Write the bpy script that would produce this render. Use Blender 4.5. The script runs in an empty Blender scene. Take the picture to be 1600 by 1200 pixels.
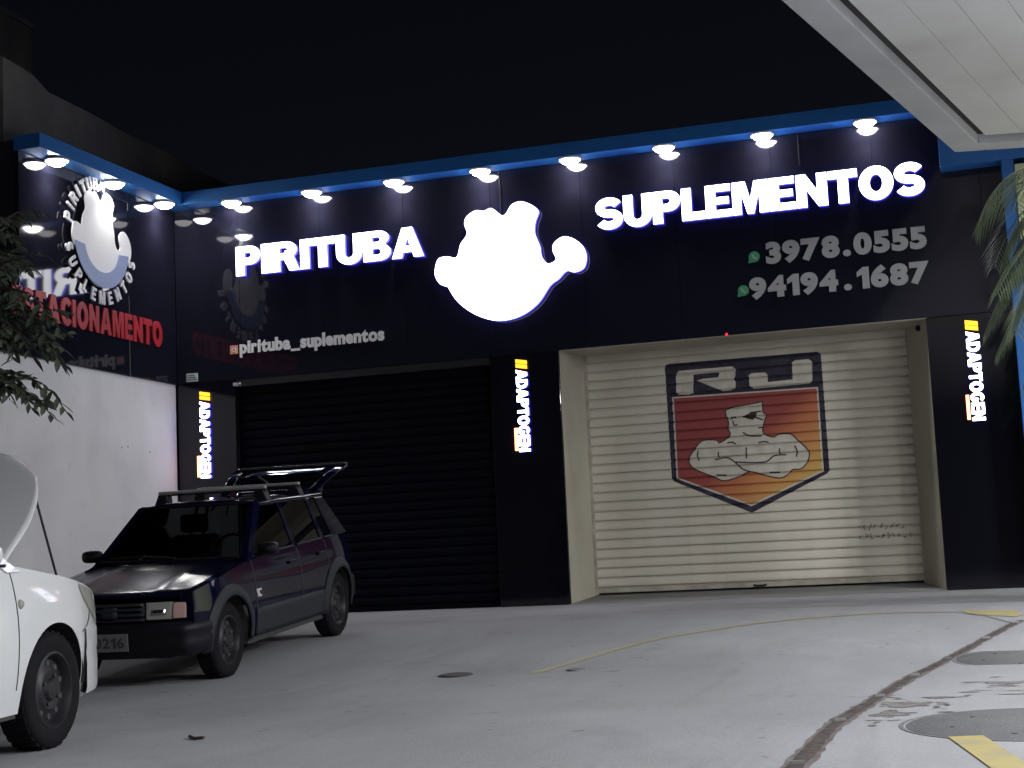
import bpy, bmesh, math, random
import numpy as np
from mathutils import Vector, Matrix
random.seed(7)
sc = bpy.context.scene
R = math.radians
C = sc.collection

# ------------------------------------------------------------------ camera
cam = bpy.data.cameras.new('camera'); cam_o = bpy.data.objects.new('camera', cam); C.objects.link(cam_o)
cam.sensor_width = 36; cam.lens = 2424/1600*36; cam.clip_end = 500
az, pit, rol = R(107.5), R(6.73), R(2.61)
F = Vector((math.cos(pit)*math.cos(az), math.cos(pit)*math.sin(az), math.sin(pit)))
r0 = Vector((math.sin(az), -math.cos(az), 0)); u0 = r0.cross(F)
U = u0*math.cos(rol)+r0*math.sin(rol); Rt = r0*math.cos(rol)-u0*math.sin(rol)
M3 = Matrix((Rt, U, -F)).transposed()
cam_o.matrix_world = Matrix.Translation((6, -19, .85)) @ M3.to_4x4()
sc.camera = cam_o

# ------------------------------------------------------------------ night sky, moonlight, exposure
w = bpy.data.worlds.new('World'); sc.world = w; w.use_nodes = True
nt = w.node_tree; bg = nt.nodes['Background']
sky = nt.nodes.new('ShaderNodeTexSky'); sky.sky_type = 'NISHITA'; sky.sun_disc = False
sky.sun_elevation = R(30); sky.sun_rotation = R(200); sky.air_density = 1.0; sky.ozone_density = 2.5; sky.dust_density = .3
hs = nt.nodes.new('ShaderNodeHueSaturation'); hs.inputs['Hue'].default_value = .535; hs.inputs['Saturation'].default_value = .75
nt.links.new(sky.outputs[0], hs.inputs['Color']); nt.links.new(hs.outputs[0], bg.inputs[0]); bg.inputs[1].default_value = 0.0011
sun = bpy.data.lights.new('moon', 'SUN'); sun.energy = .06; sun.angle = R(25); sun.color = (.8, .88, 1)
so = bpy.data.objects.new('moon', sun); C.objects.link(so); so.rotation_euler = (R(48), 0, R(24))
vs = sc.view_settings; vs.view_transform = 'Standard'; vs.look = 'None'; vs.exposure = 0; vs.gamma = 1

# ------------------------------------------------------------------ materials
MATS = {}
def mat(name, col=(.5, .5, .5), rough=.6, metal=0, emit=None, es=0, coat=0, spec=.5, noise=None, bump=None, alpha=None):
    """noise=(scale, amount, colour2, detail); bump=(scale, strength)"""
    if name in MATS: return MATS[name]
    m = bpy.data.materials.new(name); m.use_nodes = True; n = m.node_tree; b = n.nodes['Principled BSDF']
    b.inputs['Base Color'].default_value = (*col, 1); b.inputs['Roughness'].default_value = rough
    b.inputs['Metallic'].default_value = metal; b.inputs['Specular IOR Level'].default_value = spec
    b.inputs['Coat Weight'].default_value = coat; b.inputs['Coat Roughness'].default_value = .03
    if emit: b.inputs['Emission Color'].default_value = (*emit, 1); b.inputs['Emission Strength'].default_value = es
    tc = n.nodes.new('ShaderNodeTexCoord')
    if noise:
        sc_, amt, c2, det = noise
        nz = n.nodes.new('ShaderNodeTexNoise'); nz.inputs['Scale'].default_value = sc_; nz.inputs['Detail'].default_value = det
        n.links.new(tc.outputs['Object'], nz.inputs['Vector'])
        rp = n.nodes.new('ShaderNodeMapRange'); rp.inputs[1].default_value = .35; rp.inputs[2].default_value = .7; rp.inputs[4].default_value = amt
        n.links.new(nz.outputs[0], rp.inputs[0])
        mx = n.nodes.new('ShaderNodeMix'); mx.data_type = 'RGBA'; mx.inputs[6].default_value = (*col, 1); mx.inputs[7].default_value = (*c2, 1)
        n.links.new(rp.outputs[0], mx.inputs[0]); n.links.new(mx.outputs[2], b.inputs['Base Color'])
    if bump:
        nb = n.nodes.new('ShaderNodeTexNoise'); nb.inputs['Scale'].default_value = bump[0]; nb.inputs['Detail'].default_value = 6
        n.links.new(tc.outputs['Object'], nb.inputs['Vector'])
        bp = n.nodes.new('ShaderNodeBump'); bp.inputs['Strength'].default_value = bump[1]; bp.inputs['Distance'].default_value = .02
        n.links.new(nb.outputs[0], bp.inputs['Height']); n.links.new(bp.outputs[0], b.inputs['Normal'])
    MATS[name] = m; return m

def glass(name, tint=(.8, .85, .85), rough=.01, clear=.5):
    m = bpy.data.materials.new(name); m.use_nodes = True; n = m.node_tree; n.nodes.clear()
    o = n.nodes.new('ShaderNodeOutputMaterial'); g = n.nodes.new('ShaderNodeBsdfGlossy'); g.inputs['Roughness'].default_value = rough
    t = n.nodes.new('ShaderNodeBsdfTransparent'); t.inputs[0].default_value = (tint[0]*clear, tint[1]*clear, tint[2]*clear, 1)
    fr = n.nodes.new('ShaderNodeFresnel'); fr.inputs[0].default_value = 1.5
    mx = n.nodes.new('ShaderNodeMixShader')
    n.links.new(fr.outputs[0], mx.inputs[0]); n.links.new(t.outputs[0], mx.inputs[1]); n.links.new(g.outputs[0], mx.inputs[2])
    n.links.new(mx.outputs[0], o.inputs[0]); MATS[name] = m; return m

def ground_mat():
    m = bpy.data.materials.new('concrete_yard'); m.use_nodes = True; n = m.node_tree; b = n.nodes['Principled BSDF']; L = n.links
    tc = n.nodes.new('ShaderNodeTexCoord')
    def noise(s, d, sx=1, sy=1, dist=0, off=0):
        mp = n.nodes.new('ShaderNodeMapping'); mp.inputs['Scale'].default_value = (sx, sy, 1); mp.inputs['Location'].default_value = (off, off*.7, 0)
        L.new(tc.outputs['Object'], mp.inputs[0])
        z = n.nodes.new('ShaderNodeTexNoise'); z.inputs['Scale'].default_value = s; z.inputs['Detail'].default_value = d
        z.inputs['Distortion'].default_value = dist; z.inputs['Roughness'].default_value = .6
        L.new(mp.outputs[0], z.inputs['Vector']); return z.outputs[0]
    def rng(src, a, b_, c, d):
        r = n.nodes.new('ShaderNodeMapRange'); r.inputs[1].default_value = a; r.inputs[2].default_value = b_; r.inputs[3].default_value = c; r.inputs[4].default_value = d
        L.new(src, r.inputs[0]); return r.outputs[0]
    def mul(a, c):
        k = n.nodes.new('ShaderNodeMath'); k.operation = 'MULTIPLY'; L.new(a, k.inputs[0]); L.new(c, k.inputs[1]); return k.outputs[0]
    big = rng(noise(.35, 4, dist=.6), .3, .7, .82, 1.1)
    str_ = rng(noise(1.2, 5, 1, .25, off=4), .35, .7, .88, 1.05)
    stain = rng(noise(.8, 3, 1.0, .6, dist=1.2, off=9), .60, .78, 1.0, .80)
    spots = rng(noise(3.2, 2, off=2), .70, .76, 1.0, .72)
    fine = rng(noise(45, 5), .3, .7, .90, 1.08)
    grit = rng(noise(130, 3, off=3), .35, .65, .90, 1.08)
    drips = rng(noise(9, 1.5, off=6), .71, .76, 1.0, .62)
    tyre = rng(noise(.55, 6, 2.6, .35, dist=2.2, off=12), .57, .70, 1.0, .90)
    v = mul(mul(mul(mul(mul(mul(mul(big, str_), stain), spots), fine), grit), drips), tyre)
    cm = n.nodes.new('ShaderNodeMix'); cm.data_type = 'RGBA'; cm.inputs[6].default_value = (0, 0, 0, 1); cm.inputs[7].default_value = (.258, .260, .275, 1); cm.clamp_factor = False
    L.new(v, cm.inputs[0]); L.new(cm.outputs[2], b.inputs['Base Color'])
    b.inputs['Roughness'].default_value = .75; b.inputs['Specular IOR Level'].default_value = .3
    bp = n.nodes.new('ShaderNodeBump'); bp.inputs['Strength'].default_value = .25; bp.inputs['Distance'].default_value = .01
    L.new(noise(60, 6), bp.inputs['Height']); L.new(bp.outputs[0], b.inputs['Normal'])
    MATS['ground'] = m; return m

def plaster_mat(name, col, stain, amt):
    """painted render with vertical rain streaks and patches"""
    m = bpy.data.materials.new(name); m.use_nodes = True; n = m.node_tree; b = n.nodes['Principled BSDF']; L = n.links
    tc = n.nodes.new('ShaderNodeTexCoord')
    fac = None
    for s, sc3, lo, hi, a in ((1.2, (1, 1.1, .45), .45, .8, amt*.7), (.7, (1, 1, 1), .42, .8, amt), (9, (1, 1, .5), .62, .8, amt*.5)):
        mp = n.nodes.new('ShaderNodeMapping'); mp.inputs['Scale'].default_value = sc3; L.new(tc.outputs['Object'], mp.inputs[0])
        z = n.nodes.new('ShaderNodeTexNoise'); z.inputs['Scale'].default_value = s; z.inputs['Detail'].default_value = 5; L.new(mp.outputs[0], z.inputs['Vector'])
        r = n.nodes.new('ShaderNodeMapRange'); r.inputs[1].default_value = lo; r.inputs[2].default_value = hi; r.inputs[4].default_value = a; L.new(z.outputs[0], r.inputs[0])
        if fac is None: fac = r.outputs[0]
        else:
            k = n.nodes.new('ShaderNodeMath'); k.operation = 'ADD'; L.new(fac, k.inputs[0]); L.new(r.outputs[0], k.inputs[1]); fac = k.outputs[0]
    mx = n.nodes.new('ShaderNodeMix'); mx.data_type = 'RGBA'; mx.inputs[6].default_value = (*col, 1); mx.inputs[7].default_value = (*stain, 1)
    L.new(fac, mx.inputs[0]); L.new(mx.outputs[2], b.inputs['Base Color']); b.inputs['Roughness'].default_value = .8
    nb = n.nodes.new('ShaderNodeTexNoise'); nb.inputs['Scale'].default_value = 30; L.new(tc.outputs['Object'], nb.inputs['Vector'])
    bp = n.nodes.new('ShaderNodeBump'); bp.inputs['Strength'].default_value = .15; bp.inputs['Distance'].default_value = .01
    L.new(nb.outputs[0], bp.inputs['Height']); L.new(bp.outputs[0], b.inputs['Normal'])
    MATS[name] = m; return m

def gradient_paint():
    m = bpy.data.materials.new('shield_paint'); m.use_nodes = True; n = m.node_tree; b = n.nodes['Principled BSDF']; L = n.links
    tc = n.nodes.new('ShaderNodeTexCoord'); sx = n.nodes.new('ShaderNodeSeparateXYZ'); L.new(tc.outputs['Object'], sx.inputs[0])
    a = n.nodes.new('ShaderNodeMath'); a.operation = 'MULTIPLY_ADD'; a.inputs[1].default_value = .62; L.new(sx.outputs[0], a.inputs[0])
    c = n.nodes.new('ShaderNodeMath'); c.operation = 'MULTIPLY'; c.inputs[1].default_value = -.75; L.new(sx.outputs[2], c.inputs[0])
    L.new(c.outputs[0], a.inputs[2])
    r = n.nodes.new('ShaderNodeMapRange'); r.inputs[1].default_value = -.55; r.inputs[2].default_value = .95; L.new(a.outputs[0], r.inputs[0])
    cr = n.nodes.new('ShaderNodeValToRGB'); e = cr.color_ramp.elements
    e[0].position = 0; e[0].color = (.27, .05, .05, 1); e[1].position = 1; e[1].color = (.62, .43, .12, 1)
    k = e.new(.38); k.color = (.30, .06, .05, 1); k = e.new(.55); k.color = (.50, .16, .07, 1); k = e.new(.78); k.color = (.58, .29, .09, 1)
    L.new(r.outputs[0], cr.inputs[0]); L.new(cr.outputs[0], b.inputs['Base Color']); b.inputs['Roughness'].default_value = .6
    MATS['shield_paint'] = m; return m

ground_mat(); plaster_mat('white_plaster', (.78, .78, .80), (.58, .58, .60), .8); plaster_mat('old_plaster', (.07, .07, .075), (.17, .16, .14), .8)
plaster_mat('jamb_paint', (.44, .41, .33), (.30, .27, .21), .8); gradient_paint(); glass('car_glass', clear=.55)
mat('acm', (.010, .010, .019), .045, spec=.45, bump=(1.6, .012))
mat('pier_tile', (0.00492, 0.00492, 0.00902), .05, spec=.5, bump=(2, .02))
mat('blue_band', (.025, .145, .43), .35, spec=.5)
mat('blue_soffit_lit', (.035, .19, .55), .3)  # brighter copy of the eave blue, reflected light on the soffit put into the colour
mat('steel_dark', (.012, .013, .018), .45)
plaster_mat('shutter_paint', (.63, .59, .505), (.43, .39, .315), .75)
mat('shutter_edge', (.45, .42, .35), .6, noise=(6, .8, (.25, .22, .17), 5))
mat('black_slat', (.003, .0035, .007), .7, spec=.05)
mat('shield_black', (.012, .010, .025), .55, noise=(14, .8, (.05, .045, .07), 4))
mat('shield_white', (.62, .58, .50), .6, noise=(7, .8, (.46, .43, .36), 5))
mat('ink', (.03, .025, .025), .7)
mat('ink_faint', (.24, .21, .19), .8); mat('ink_pink', (.38, .25, .23), .8)
mat('led_white', (.8, .8, .8), .4, emit=(.96, .97, 1), es=7)
mat('led_side', (.1, .1, .5), .4, emit=(.10, .09, 1), es=3.2)
mat('led_panel', (.8, .8, .8), .4, emit=(.97, .97, 1), es=4)
mat('led_orange', (.8, .4, .05), .4, emit=(1, .45, .02), es=2.2)
mat('led_red', (.8, .1, .05), .4, emit=(1, .30, .14), es=6); mat('glint_red', (.8, .02, .02), .4, emit=(1, .02, .02), es=2)
mat('lamp_glow', (.9, .9, .9), .4, emit=(1, .98, .95), es=60)
mat('lamp_body', (.7, .7, .7), .4)
mat('letter_grey', (0.3444, 0.3444, 0.3526), .5); mat('letter_white', (.78, .78, .80), .5); mat('letter_red', (0.41, 0.01476, 0.0246), .5)
mat('emblem_white', (.78, .78, .80), .45); mat('emblem_blue', (.20, .27, .48), .45)
mat('green_dot', (.05, .28, .13), .5); mat('insta', (.65, .16, .25), .5, noise=(9, 1, (.8, .45, .15), 1))
mat('plate_sign', (.45, .52, .50), .5)
plaster_mat('canopy_white', (.72, .71, .70), (.56, .55, .53), .7); plaster_mat('canopy_rim', (.56, .56, .58), (.40, .40, .42), .8)
mat('gap_dark', (.03, .03, .03), .8)
mat('lum_glow', (.9, .9, .9), .4, emit=(1, .98, .95), es=12)
mat('cream', (.62, .66, .40), .6)  # cream wall with the greenish light on it put into the colour
mat('yellow_paint', (0.322, 0.259, 0.084), .65, noise=(7, .9, (0.224, 0.203, 0.133), 7))
mat('yellow_thin', (0.28, 0.245, 0.112), .6, noise=(5, .9, (0.217, 0.203, 0.154), 6))
mat('drain_rust', (0.0196, 0.0133, 0.0126), .85, noise=(14, .9, (0.0595, 0.042, 0.0378), 6), bump=(25, .5))
mat('drain_edge', (0.119, 0.1015, 0.098), .85, noise=(9, .9, (0.056, 0.0406, 0.0364), 6))
mat('lid_grey', (0.091, 0.091, 0.0994), .75, noise=(6, .8, (0.119, 0.119, 0.1246), 6), bump=(60, .3))
mat('patch_grey', (0.189, 0.189, 0.189), .75, noise=(2.5, .5, (0.147, 0.147, 0.1505), 5))
mat('patch_dirt', (0.084, 0.0735, 0.0665), .9, noise=(12, .95, (0.175, 0.1715, 0.168), 5), bump=(30, .6))
mat('patch_pale', (0.252, 0.245, 0.238), .9, noise=(15, .9, (0.168, 0.161, 0.154), 5))
mat('bonnet_navy', (.002, .0022, .012), .17, spec=.40)
mat('car_navy', (.002, .0024, .013), .06, spec=.24)
mat('car_white', (0.5084, 0.5166, 0.533), .3, coat=.8)
mat('hood_under', (.42, .45, .43), .6)
mat('plastic_grey', (.018, .019, .024), .6, spec=.2); mat('plastic_black', (.005, .005, .008), .5, spec=.2)
mat('rubber', (.006, .006, .008), .8, spec=.12, bump=(40, .2)); mat('rim_steel', (.055, .055, .06), .4, metal=.6); mat('rim_dark', (.012, .012, .015), .45, spec=.3)
mat('chrome', (.6, .6, .62), .15, metal=1); mat('lens', (0.246, 0.246, 0.2214), .15, spec=.6); mat('lens_pink', (0.41, 0.2624, 0.246), .3)
mat('interior', (.022, .022, .024), .8); mat('number_plate', (0.1066, 0.1066, 0.1107), .5); mat('bar_alu', (.28, .28, .28), .4, metal=.5)
mat('leaf', (.085, .11, .075), .55, noise=(6, .9, (.12, .145, .10), 3)); mat('leaf_dark', (.055, .075, .050), .6, noise=(4, .8, (.09, .11, .075), 3)); mat('bark', (.06, .045, .035), .9, bump=(20, .6))
mat('palm_leaf', (.085, .12, .07), .5, noise=(5, .8, (.16, .20, .12), 3)); mat('palm_trunk', (.14, .11, .08), .9, bump=(12, .8))
mat('metal_galv', (.25, .25, .26), .4, metal=.8)

# ------------------------------------------------------------------ mesh helpers
class MB:
    def __init__(s): s.v = []; s.f = []; s.m = []; s.mi = 0
    def add(s, vs, fs):
        o = len(s.v); s.v += [tuple(map(float, p)) for p in vs]; s.f += [tuple(i+o for i in f) for f in fs]; s.m += [s.mi]*len(fs); return s
    def box(s, x0, x1, y0, y1, z0, z1):
        return s.add([(x0,y0,z0),(x1,y0,z0),(x1,y1,z0),(x0,y1,z0),(x0,y0,z1),(x1,y0,z1),(x1,y1,z1),(x0,y1,z1)],
                     [(3,2,1,0),(4,5,6,7),(0,1,5,4),(1,2,6,5),(2,3,7,6),(3,0,4,7)])
    def grid(s, fn, nu, nv, flip=False):
        vs = [fn(i/(nu-1), j/(nv-1)) for i in range(nu) for j in range(nv)]
        fs = []
        for i in range(nu-1):
            for j in range(nv-1):
                q = (i*nv+j, (i+1)*nv+j, (i+1)*nv+j+1, i*nv+j+1); fs.append(q[::-1] if flip else q)
        return s.add(vs, fs)
    def tube(s, pts, r, n=8, cap=True):
        pts = [Vector(p) for p in pts]; rs = r if isinstance(r, (list, tuple)) else [r]*len(pts); vs = []; fs = []
        for i, p in enumerate(pts):
            d = (pts[min(i+1, len(pts)-1)]-pts[max(i-1, 0)]).normalized()
            a = d.cross(Vector((0, 0, 1)) if abs(d.z) < .9 else Vector((1, 0, 0))).normalized(); b = d.cross(a)
            vs += [p+(a*math.cos(2*math.pi*k/n)+b*math.sin(2*math.pi*k/n))*rs[i] for k in range(n)]
        for i in range(len(pts)-1):
            for k in range(n): fs.append((i*n+k, i*n+(k+1) % n, (i+1)*n+(k+1) % n, (i+1)*n+k))
        if cap: fs += [tuple(range(n))[::-1], tuple(range((len(pts)-1)*n, len(pts)*n))]
        return s.add(vs, fs)
    def lathe(s, prof, n=32, axis='y', c=(0, 0, 0), closed=False):
        """prof: (radius, along)"""
        vs = []; fs = []; k = len(prof)
        for i in range(n):
            a = 2*math.pi*i/n
            for r, t in prof:
                if axis == 'y': vs.append((c[0]+r*math.cos(a), c[1]+t, c[2]+r*math.sin(a)))
                else: vs.append((c[0]+r*math.cos(a), c[1]+r*math.sin(a), c[2]+t))
        for i in range(n):
            for j in range(k-1 if not closed else k):
                j2 = (j+1) % k; fs.append((i*k+j, ((i+1) % n)*k+j, ((i+1) % n)*k+j2, i*k+j2))
        return s.add(vs, fs)
    def prism(s, poly, fn, a, b):
        """poly 2d; fn(u,v,t)->xyz extruded from t=a to t=b"""
        n = len(poly)
        return s.add([fn(u, v, a) for u, v in poly]+[fn(u, v, b) for u, v in poly],
                     [tuple(range(n))[::-1], tuple(range(n, 2*n))]+[(i, (i+1) % n, n+(i+1) % n, n+i) for i in range(n)])
    def mesh(s, name, mats, smooth=False):
        me = bpy.data.meshes.new(name); me.from_pydata(s.v, [], s.f); me.update()
        for m in (mats if isinstance(mats, (list, tuple)) else [mats]): me.materials.append(MATS[m])
        me.polygons.foreach_set('material_index', s.m)
        bm = bmesh.new(); bm.from_mesh(me); bmesh.ops.recalc_face_normals(bm, faces=bm.faces); bm.to_mesh(me); bm.free()
        if smooth:
            me.polygons.foreach_set('use_smooth', [True]*len(me.polygons))
            me.set_sharp_from_angle(angle=R(smooth if smooth is not True else 40))
        return me
    def build(s, name, mats, parent=None, smooth=False, bevel=0, solid=0, loc=None):
        return link(name, s.mesh(name, mats, smooth), parent, bevel, solid, loc)

def link(name, me, parent=None, bevel=0, solid=0, loc=None):
    o = bpy.data.objects.new(name, me); C.objects.link(o)
    if parent is not None:
        o.parent = parent
        if loc is None and parent.get('world_children'): loc = tuple(-v for v in root_of(parent))
    if loc is not None: o.location = loc
    if solid: m = o.modifiers.new('solid', 'SOLIDIFY'); m.thickness = solid; m.offset = -1
    if bevel: m = o.modifiers.new('bevel', 'BEVEL'); m.width = bevel; m.segments = 2; m.limit_method = 'ANGLE'
    return o
ROOTS = {}
def root_of(p): return ROOTS.get(p.name, (0, 0, 0))
def empty(name, loc=(0, 0, 0), rot=(0, 0, 0), world=False):
    o = bpy.data.objects.new(name, None); C.objects.link(o); o.location = loc; o.rotation_euler = rot; o.empty_display_size = .2
    if world: o['world_children'] = 1; ROOTS[o.name] = loc      # its parts are written in world coordinates
    return o
def tag(o, label, cat, group=None, kind=None):
    o['label'] = label
    if cat: o['category'] = cat
    if group: o['group'] = group
    if kind: o['kind'] = kind
    return o
def struct(o): o['kind'] = 'structure'; return o

# glyphs of the built-in font, made heavy; returns list of (verts, tris, quads) for one char with height normalised
GL = {}
def glyph(ch, heavy=.03):
    if heavy == 'block': return block_glyph(ch)
    key = (ch, heavy)
    if key in GL: return GL[key]
    cu = bpy.data.curves.new('glyph', 'FONT'); cu.body = ch; cu.size = 1; cu.offset = heavy; cu.extrude = .5; cu.resolution_u = 4
    o = bpy.data.objects.new('glyph', cu); C.objects.link(o); dg = bpy.context.evaluated_depsgraph_get()
    me = bpy.data.meshes.new_from_object(o.evaluated_get(dg)); bpy.data.objects.remove(o); bpy.data.curves.remove(cu)
    if ch == '1':                                            # with a flag
        bpy.data.meshes.remove(me); hv = glyph('H', heavy)[0]; y0 = hv[:, 1].min(); hh = hv[:, 1].max()-y0
        po = [(.20, 0), (.20, .66), (0, .56), (0, .78), (.24, 1), (.47, 1), (.47, 0)]; mb = MB(); mb.prism([(u*hh, y0+v*hh) for u, v in po], lambda u, v, t: (u, v, t), -.5, .5)
        GL[key] = (np.array(mb.v), [f[::-1] for f in mb.f], [-1, 1]+[0]*len(po)); return GL[key]
    if ch == 'M':                                            # straight sided heavy M
        bpy.data.meshes.remove(me); hv = glyph('H', heavy)[0]; y0 = hv[:, 1].min(); hh = hv[:, 1].max()-y0; st = .16+heavy*1.6
        po = [(0, 0), (0, 1), (.30+st*.3, 1), (.5, .50), (.70-st*.3, 1), (1, 1), (1, 0), (1-st, 0), (1-st, .62), (.5+st*.42, .02), (.5-st*.42, .02), (st, .62), (st, 0)]
        mb = MB(); mb.prism([(u*hh*1.12, y0+v*hh) for u, v in po], lambda u, v, t: (u, v, t), -.5, .5)
        vs = np.array(mb.v); GL[key] = (vs, [f[::-1] for f in mb.f], [-1, 1]+[0]*len(po)); return GL[key]
    vs = np.array([v.co[:] for v in me.vertices]); fs = [tuple(p.vertices) for p in me.polygons]; nz = [p.normal.z for p in me.polygons]
    bpy.data.meshes.remove(me)
    GL[key] = (vs, fs, nz); return GL[key]
def arcp(cx, cy, rx, ry, a0, a1, n=9):
    return [(cx+rx*math.cos(R(a0+(a1-a0)*i/n)), cy+ry*math.sin(R(a0+(a1-a0)*i/n))) for i in range(n+1)]
def block_shapes():
    S = .285; q = {}
    q['I'] = [[(0, 0), (0, 1), (S, 1), (S, 0)]]
    q['H'] = [[(0, 0), (0, 1), (S, 1), (S, .62), (.57, .62), (.57, 1), (.855, 1), (.855, 0), (.57, 0), (.57, .38), (S, .38), (S, 0)]]
    q['L'] = [[(0, 0), (0, 1), (S, 1), (S, .24), (.67, .24), (.67, 0)]]
    q['E'] = [[(0, 0), (0, 1), (.72, 1), (.72, .79), (S, .79), (S, .61), (.67, .61), (.67, .40), (S, .40), (S, .21), (.74, .21), (.74, 0)]]
    q['T'] = [[(.265, 0), (.265, .76), (0, .76), (0, 1), (.81, 1), (.81, .76), (.55, .76), (.55, 0)]]
    q['N'] = [[(0, 0), (0, 1), (.27, 1), (.58, .48), (.58, 1), (.86, 1), (.86, 0), (.60, 0), (.28, .53), (.28, 0)]]
    q['M'] = [[(0, 0), (0, 1), (.38, 1), (.51, .43), (.64, 1), (1.02, 1), (1.02, 0), (.77, 0), (.77, .68), (.60, 0), (.42, 0), (.25, .68), (.25, 0)]]
    q['U'] = [[(0, 1)]+arcp(.42, .37, .42, .39, 180, 360, 14)+[(.84, 1), (.56, 1)]+arcp(.42, .36, .14, .15, 0, -180, 8)+[(S-.005, 1)]]
    q['P'] = [[(0, 0), (0, 1)]+arcp(.46, .68, .36, .32, 90, -90, 12)+[(S, .36), (S, 0)], [(S, .59), (S, .78)]+arcp(.42, .685, .10, .095, 90, -90, 6)]
    q['R'] = [[(0, 0), (0, 1)]+arcp(.50, .71, .35, .29, 90, -48, 10)+[(.93, 0), (.61, 0), (.43, .39), (S, .39), (S, 0)], [(S, .61), (S, .80)]+arcp(.46, .705, .10, .095, 90, -90, 6)]
    q['B'] = [[(0, 0), (0, 1)]+arcp(.49, .755, .33, .245, 90, -52, 9)+arcp(.50, .28, .37, .28, 52, -90, 10), [(S, .63), (S, .80)]+arcp(.46, .715, .08, .085, 90, -90, 6), [(S, .20), (S, .41)]+arcp(.47, .305, .09, .105, 90, -90, 6)]
    q['A'] = [[(0, 0), (.34, 1), (.66, 1), (1, 0), (.70, 0), (.645, .18), (.355, .18), (.30, 0)], [(.425, .39), (.575, .39), (.50, .70)]]
    q['O'] = [arcp(.47, .5, .47, .515, 0, 350, 34), arcp(.47, .5, .175, .265, 0, 345, 22)]
    q['D'] = [[(0, 0), (0, 1)]+arcp(.42, .5, .45, .5, 90, -90, 14), [(S, .23), (S, .77)]+arcp(.40, .5, .18, .27, 90, -90, 10)]
    q['C'] = [arcp(.47, .5, .47, .515, 38, 322, 26)+arcp(.47, .5, .18, .27, 318, 42, 16)]
    q['G'] = [arcp(.47, .5, .47, .515, 38, 330, 26)+[(.93, .55), (.50, .55), (.50, .36), (.66, .36)]+arcp(.47, .5, .18, .27, 312, 42, 14)]
    cl = arcp(.41, .69, .275, .19, 22, 268, 20)+arcp(.41, .31, .275, .19, 90, -158, 20); L_ = []; R_ = []
    for i, p in enumerate(cl):
        a = Vector(cl[max(i-1, 0)]); c_ = Vector(cl[min(i+1, len(cl)-1)]); d = (c_-a).normalized(); L_.append((p[0]-d.y*.128, p[1]+d.x*.123)); R_.append((p[0]+d.y*.128, p[1]-d.x*.123))
    q['S'] = [L_+R_[::-1]]
    return q
BLOCK = block_shapes()
def block_glyph(ch):
    key = (ch, 'block')
    if key in GL: return GL[key]
    cu = bpy.data.curves.new('glyph', 'CURVE'); cu.dimensions = '2D'; cu.fill_mode = 'BOTH'; cu.extrude = .5
    for poly in BLOCK[ch]:
        sp = cu.splines.new('POLY'); sp.points.add(len(poly)-1); sp.use_cyclic_u = True
        for i, (x, y) in enumerate(poly): sp.points[i].co = (x, y, 0, 1)
    o = bpy.data.objects.new('glyph', cu); C.objects.link(o); dg = bpy.context.evaluated_depsgraph_get()
    me = bpy.data.meshes.new_from_object(o.evaluated_get(dg)); bpy.data.objects.remove(o); bpy.data.curves.remove(cu)
    GL[key] = (np.array([v.co[:] for v in me.vertices]), [tuple(p.vertices) for p in me.polygons], [p.normal.z for p in me.polygons])
    bpy.data.meshes.remove(me); return GL[key]
def word(text, root, x0, width, base, height, fn, depth, mats, heavy=.03, gap=.06, cap='H', name='letter', spaces=.3, narrow=None):
    """letters laid from x0 over width; fn(u, v, t) maps sign coordinates to the place; each letter an object"""
    hv = glyph(cap, heavy)[0]; y0 = hv[:, 1].min(); hh = hv[:, 1].max()-y0
    adv = []; x = 0
    for ch in text:
        if ch == ' ': x += spaces; adv.append(None); continue
        g = glyph(ch, heavy)[0]; wd = g[:, 0].max()-g[:, 0].min(); adv.append((x, g[:, 0].min())); x += wd+gap
    tot = x-gap; sx = width/tot; sy = height/hh; out = []
    for ch, a in zip(text, adv):
        if a is None: continue
        vs, fs, nz = glyph(ch, heavy)
        b = MB(); b.add([fn(x0+(p[0]-a[1]+a[0])*sx, base+(p[1]-y0)*sy, (p[2]+.5)*depth) for p in vs], fs)
        if len(mats) > 1: b.m = [0 if z > .7 else 1 for z in nz]
        out.append(b.build(name, mats, root))
    return out
front = lambda y: (lambda u, v, t: (u, y-t, v))          # on the shop front, facing the yard
XL = -4.86
leftw = lambda x: (lambda u, v, t: (x+t, u, v))          # on the side wing, facing right

# ------------------------------------------------------------------ ground
GP = [(-60, -.02), (-16, 0), (-13, .005), (-11.9, .028), (-10.8, .045), (-9.6, .062), (-8.7, .085), (-8.18, .114), (-7, .212), (-6.3, .272), (-5.82, .309), (-5.2, .335), (-4.5, .348), (0, .35), (40, .35)]
GX = [p[0] for p in GP]; GZ = [p[1] for p in GP]
_ys = np.arange(-60, 40.01, .1); _zs = np.interp(_ys, GX, GZ); _k = np.exp(-np.linspace(-2, 2, 15)**2); _k /= _k.sum()
_zs = np.convolve(np.pad(_zs, 7, mode='edge'), _k, 'valid')
def gz(y): return float(np.interp(y, _ys, _zs))
ys = [-60, -40, -26]+list(np.arange(-20, 0.01, .25))+[6, 40]
b = MB(); xs = [-60, -20, -4.87]+list(np.arange(-4, 8.1, 1))+[20, 60]
nx = len(xs); b.add([(x, y, gz(y)) for y in ys for x in xs], [(j*nx+i, j*nx+i+1, (j+1)*nx+i+1, (j+1)*nx+i) for j in range(len(ys)-1) for i in range(nx-1)])
struct(b.build('ground', 'ground', smooth=True))

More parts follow.
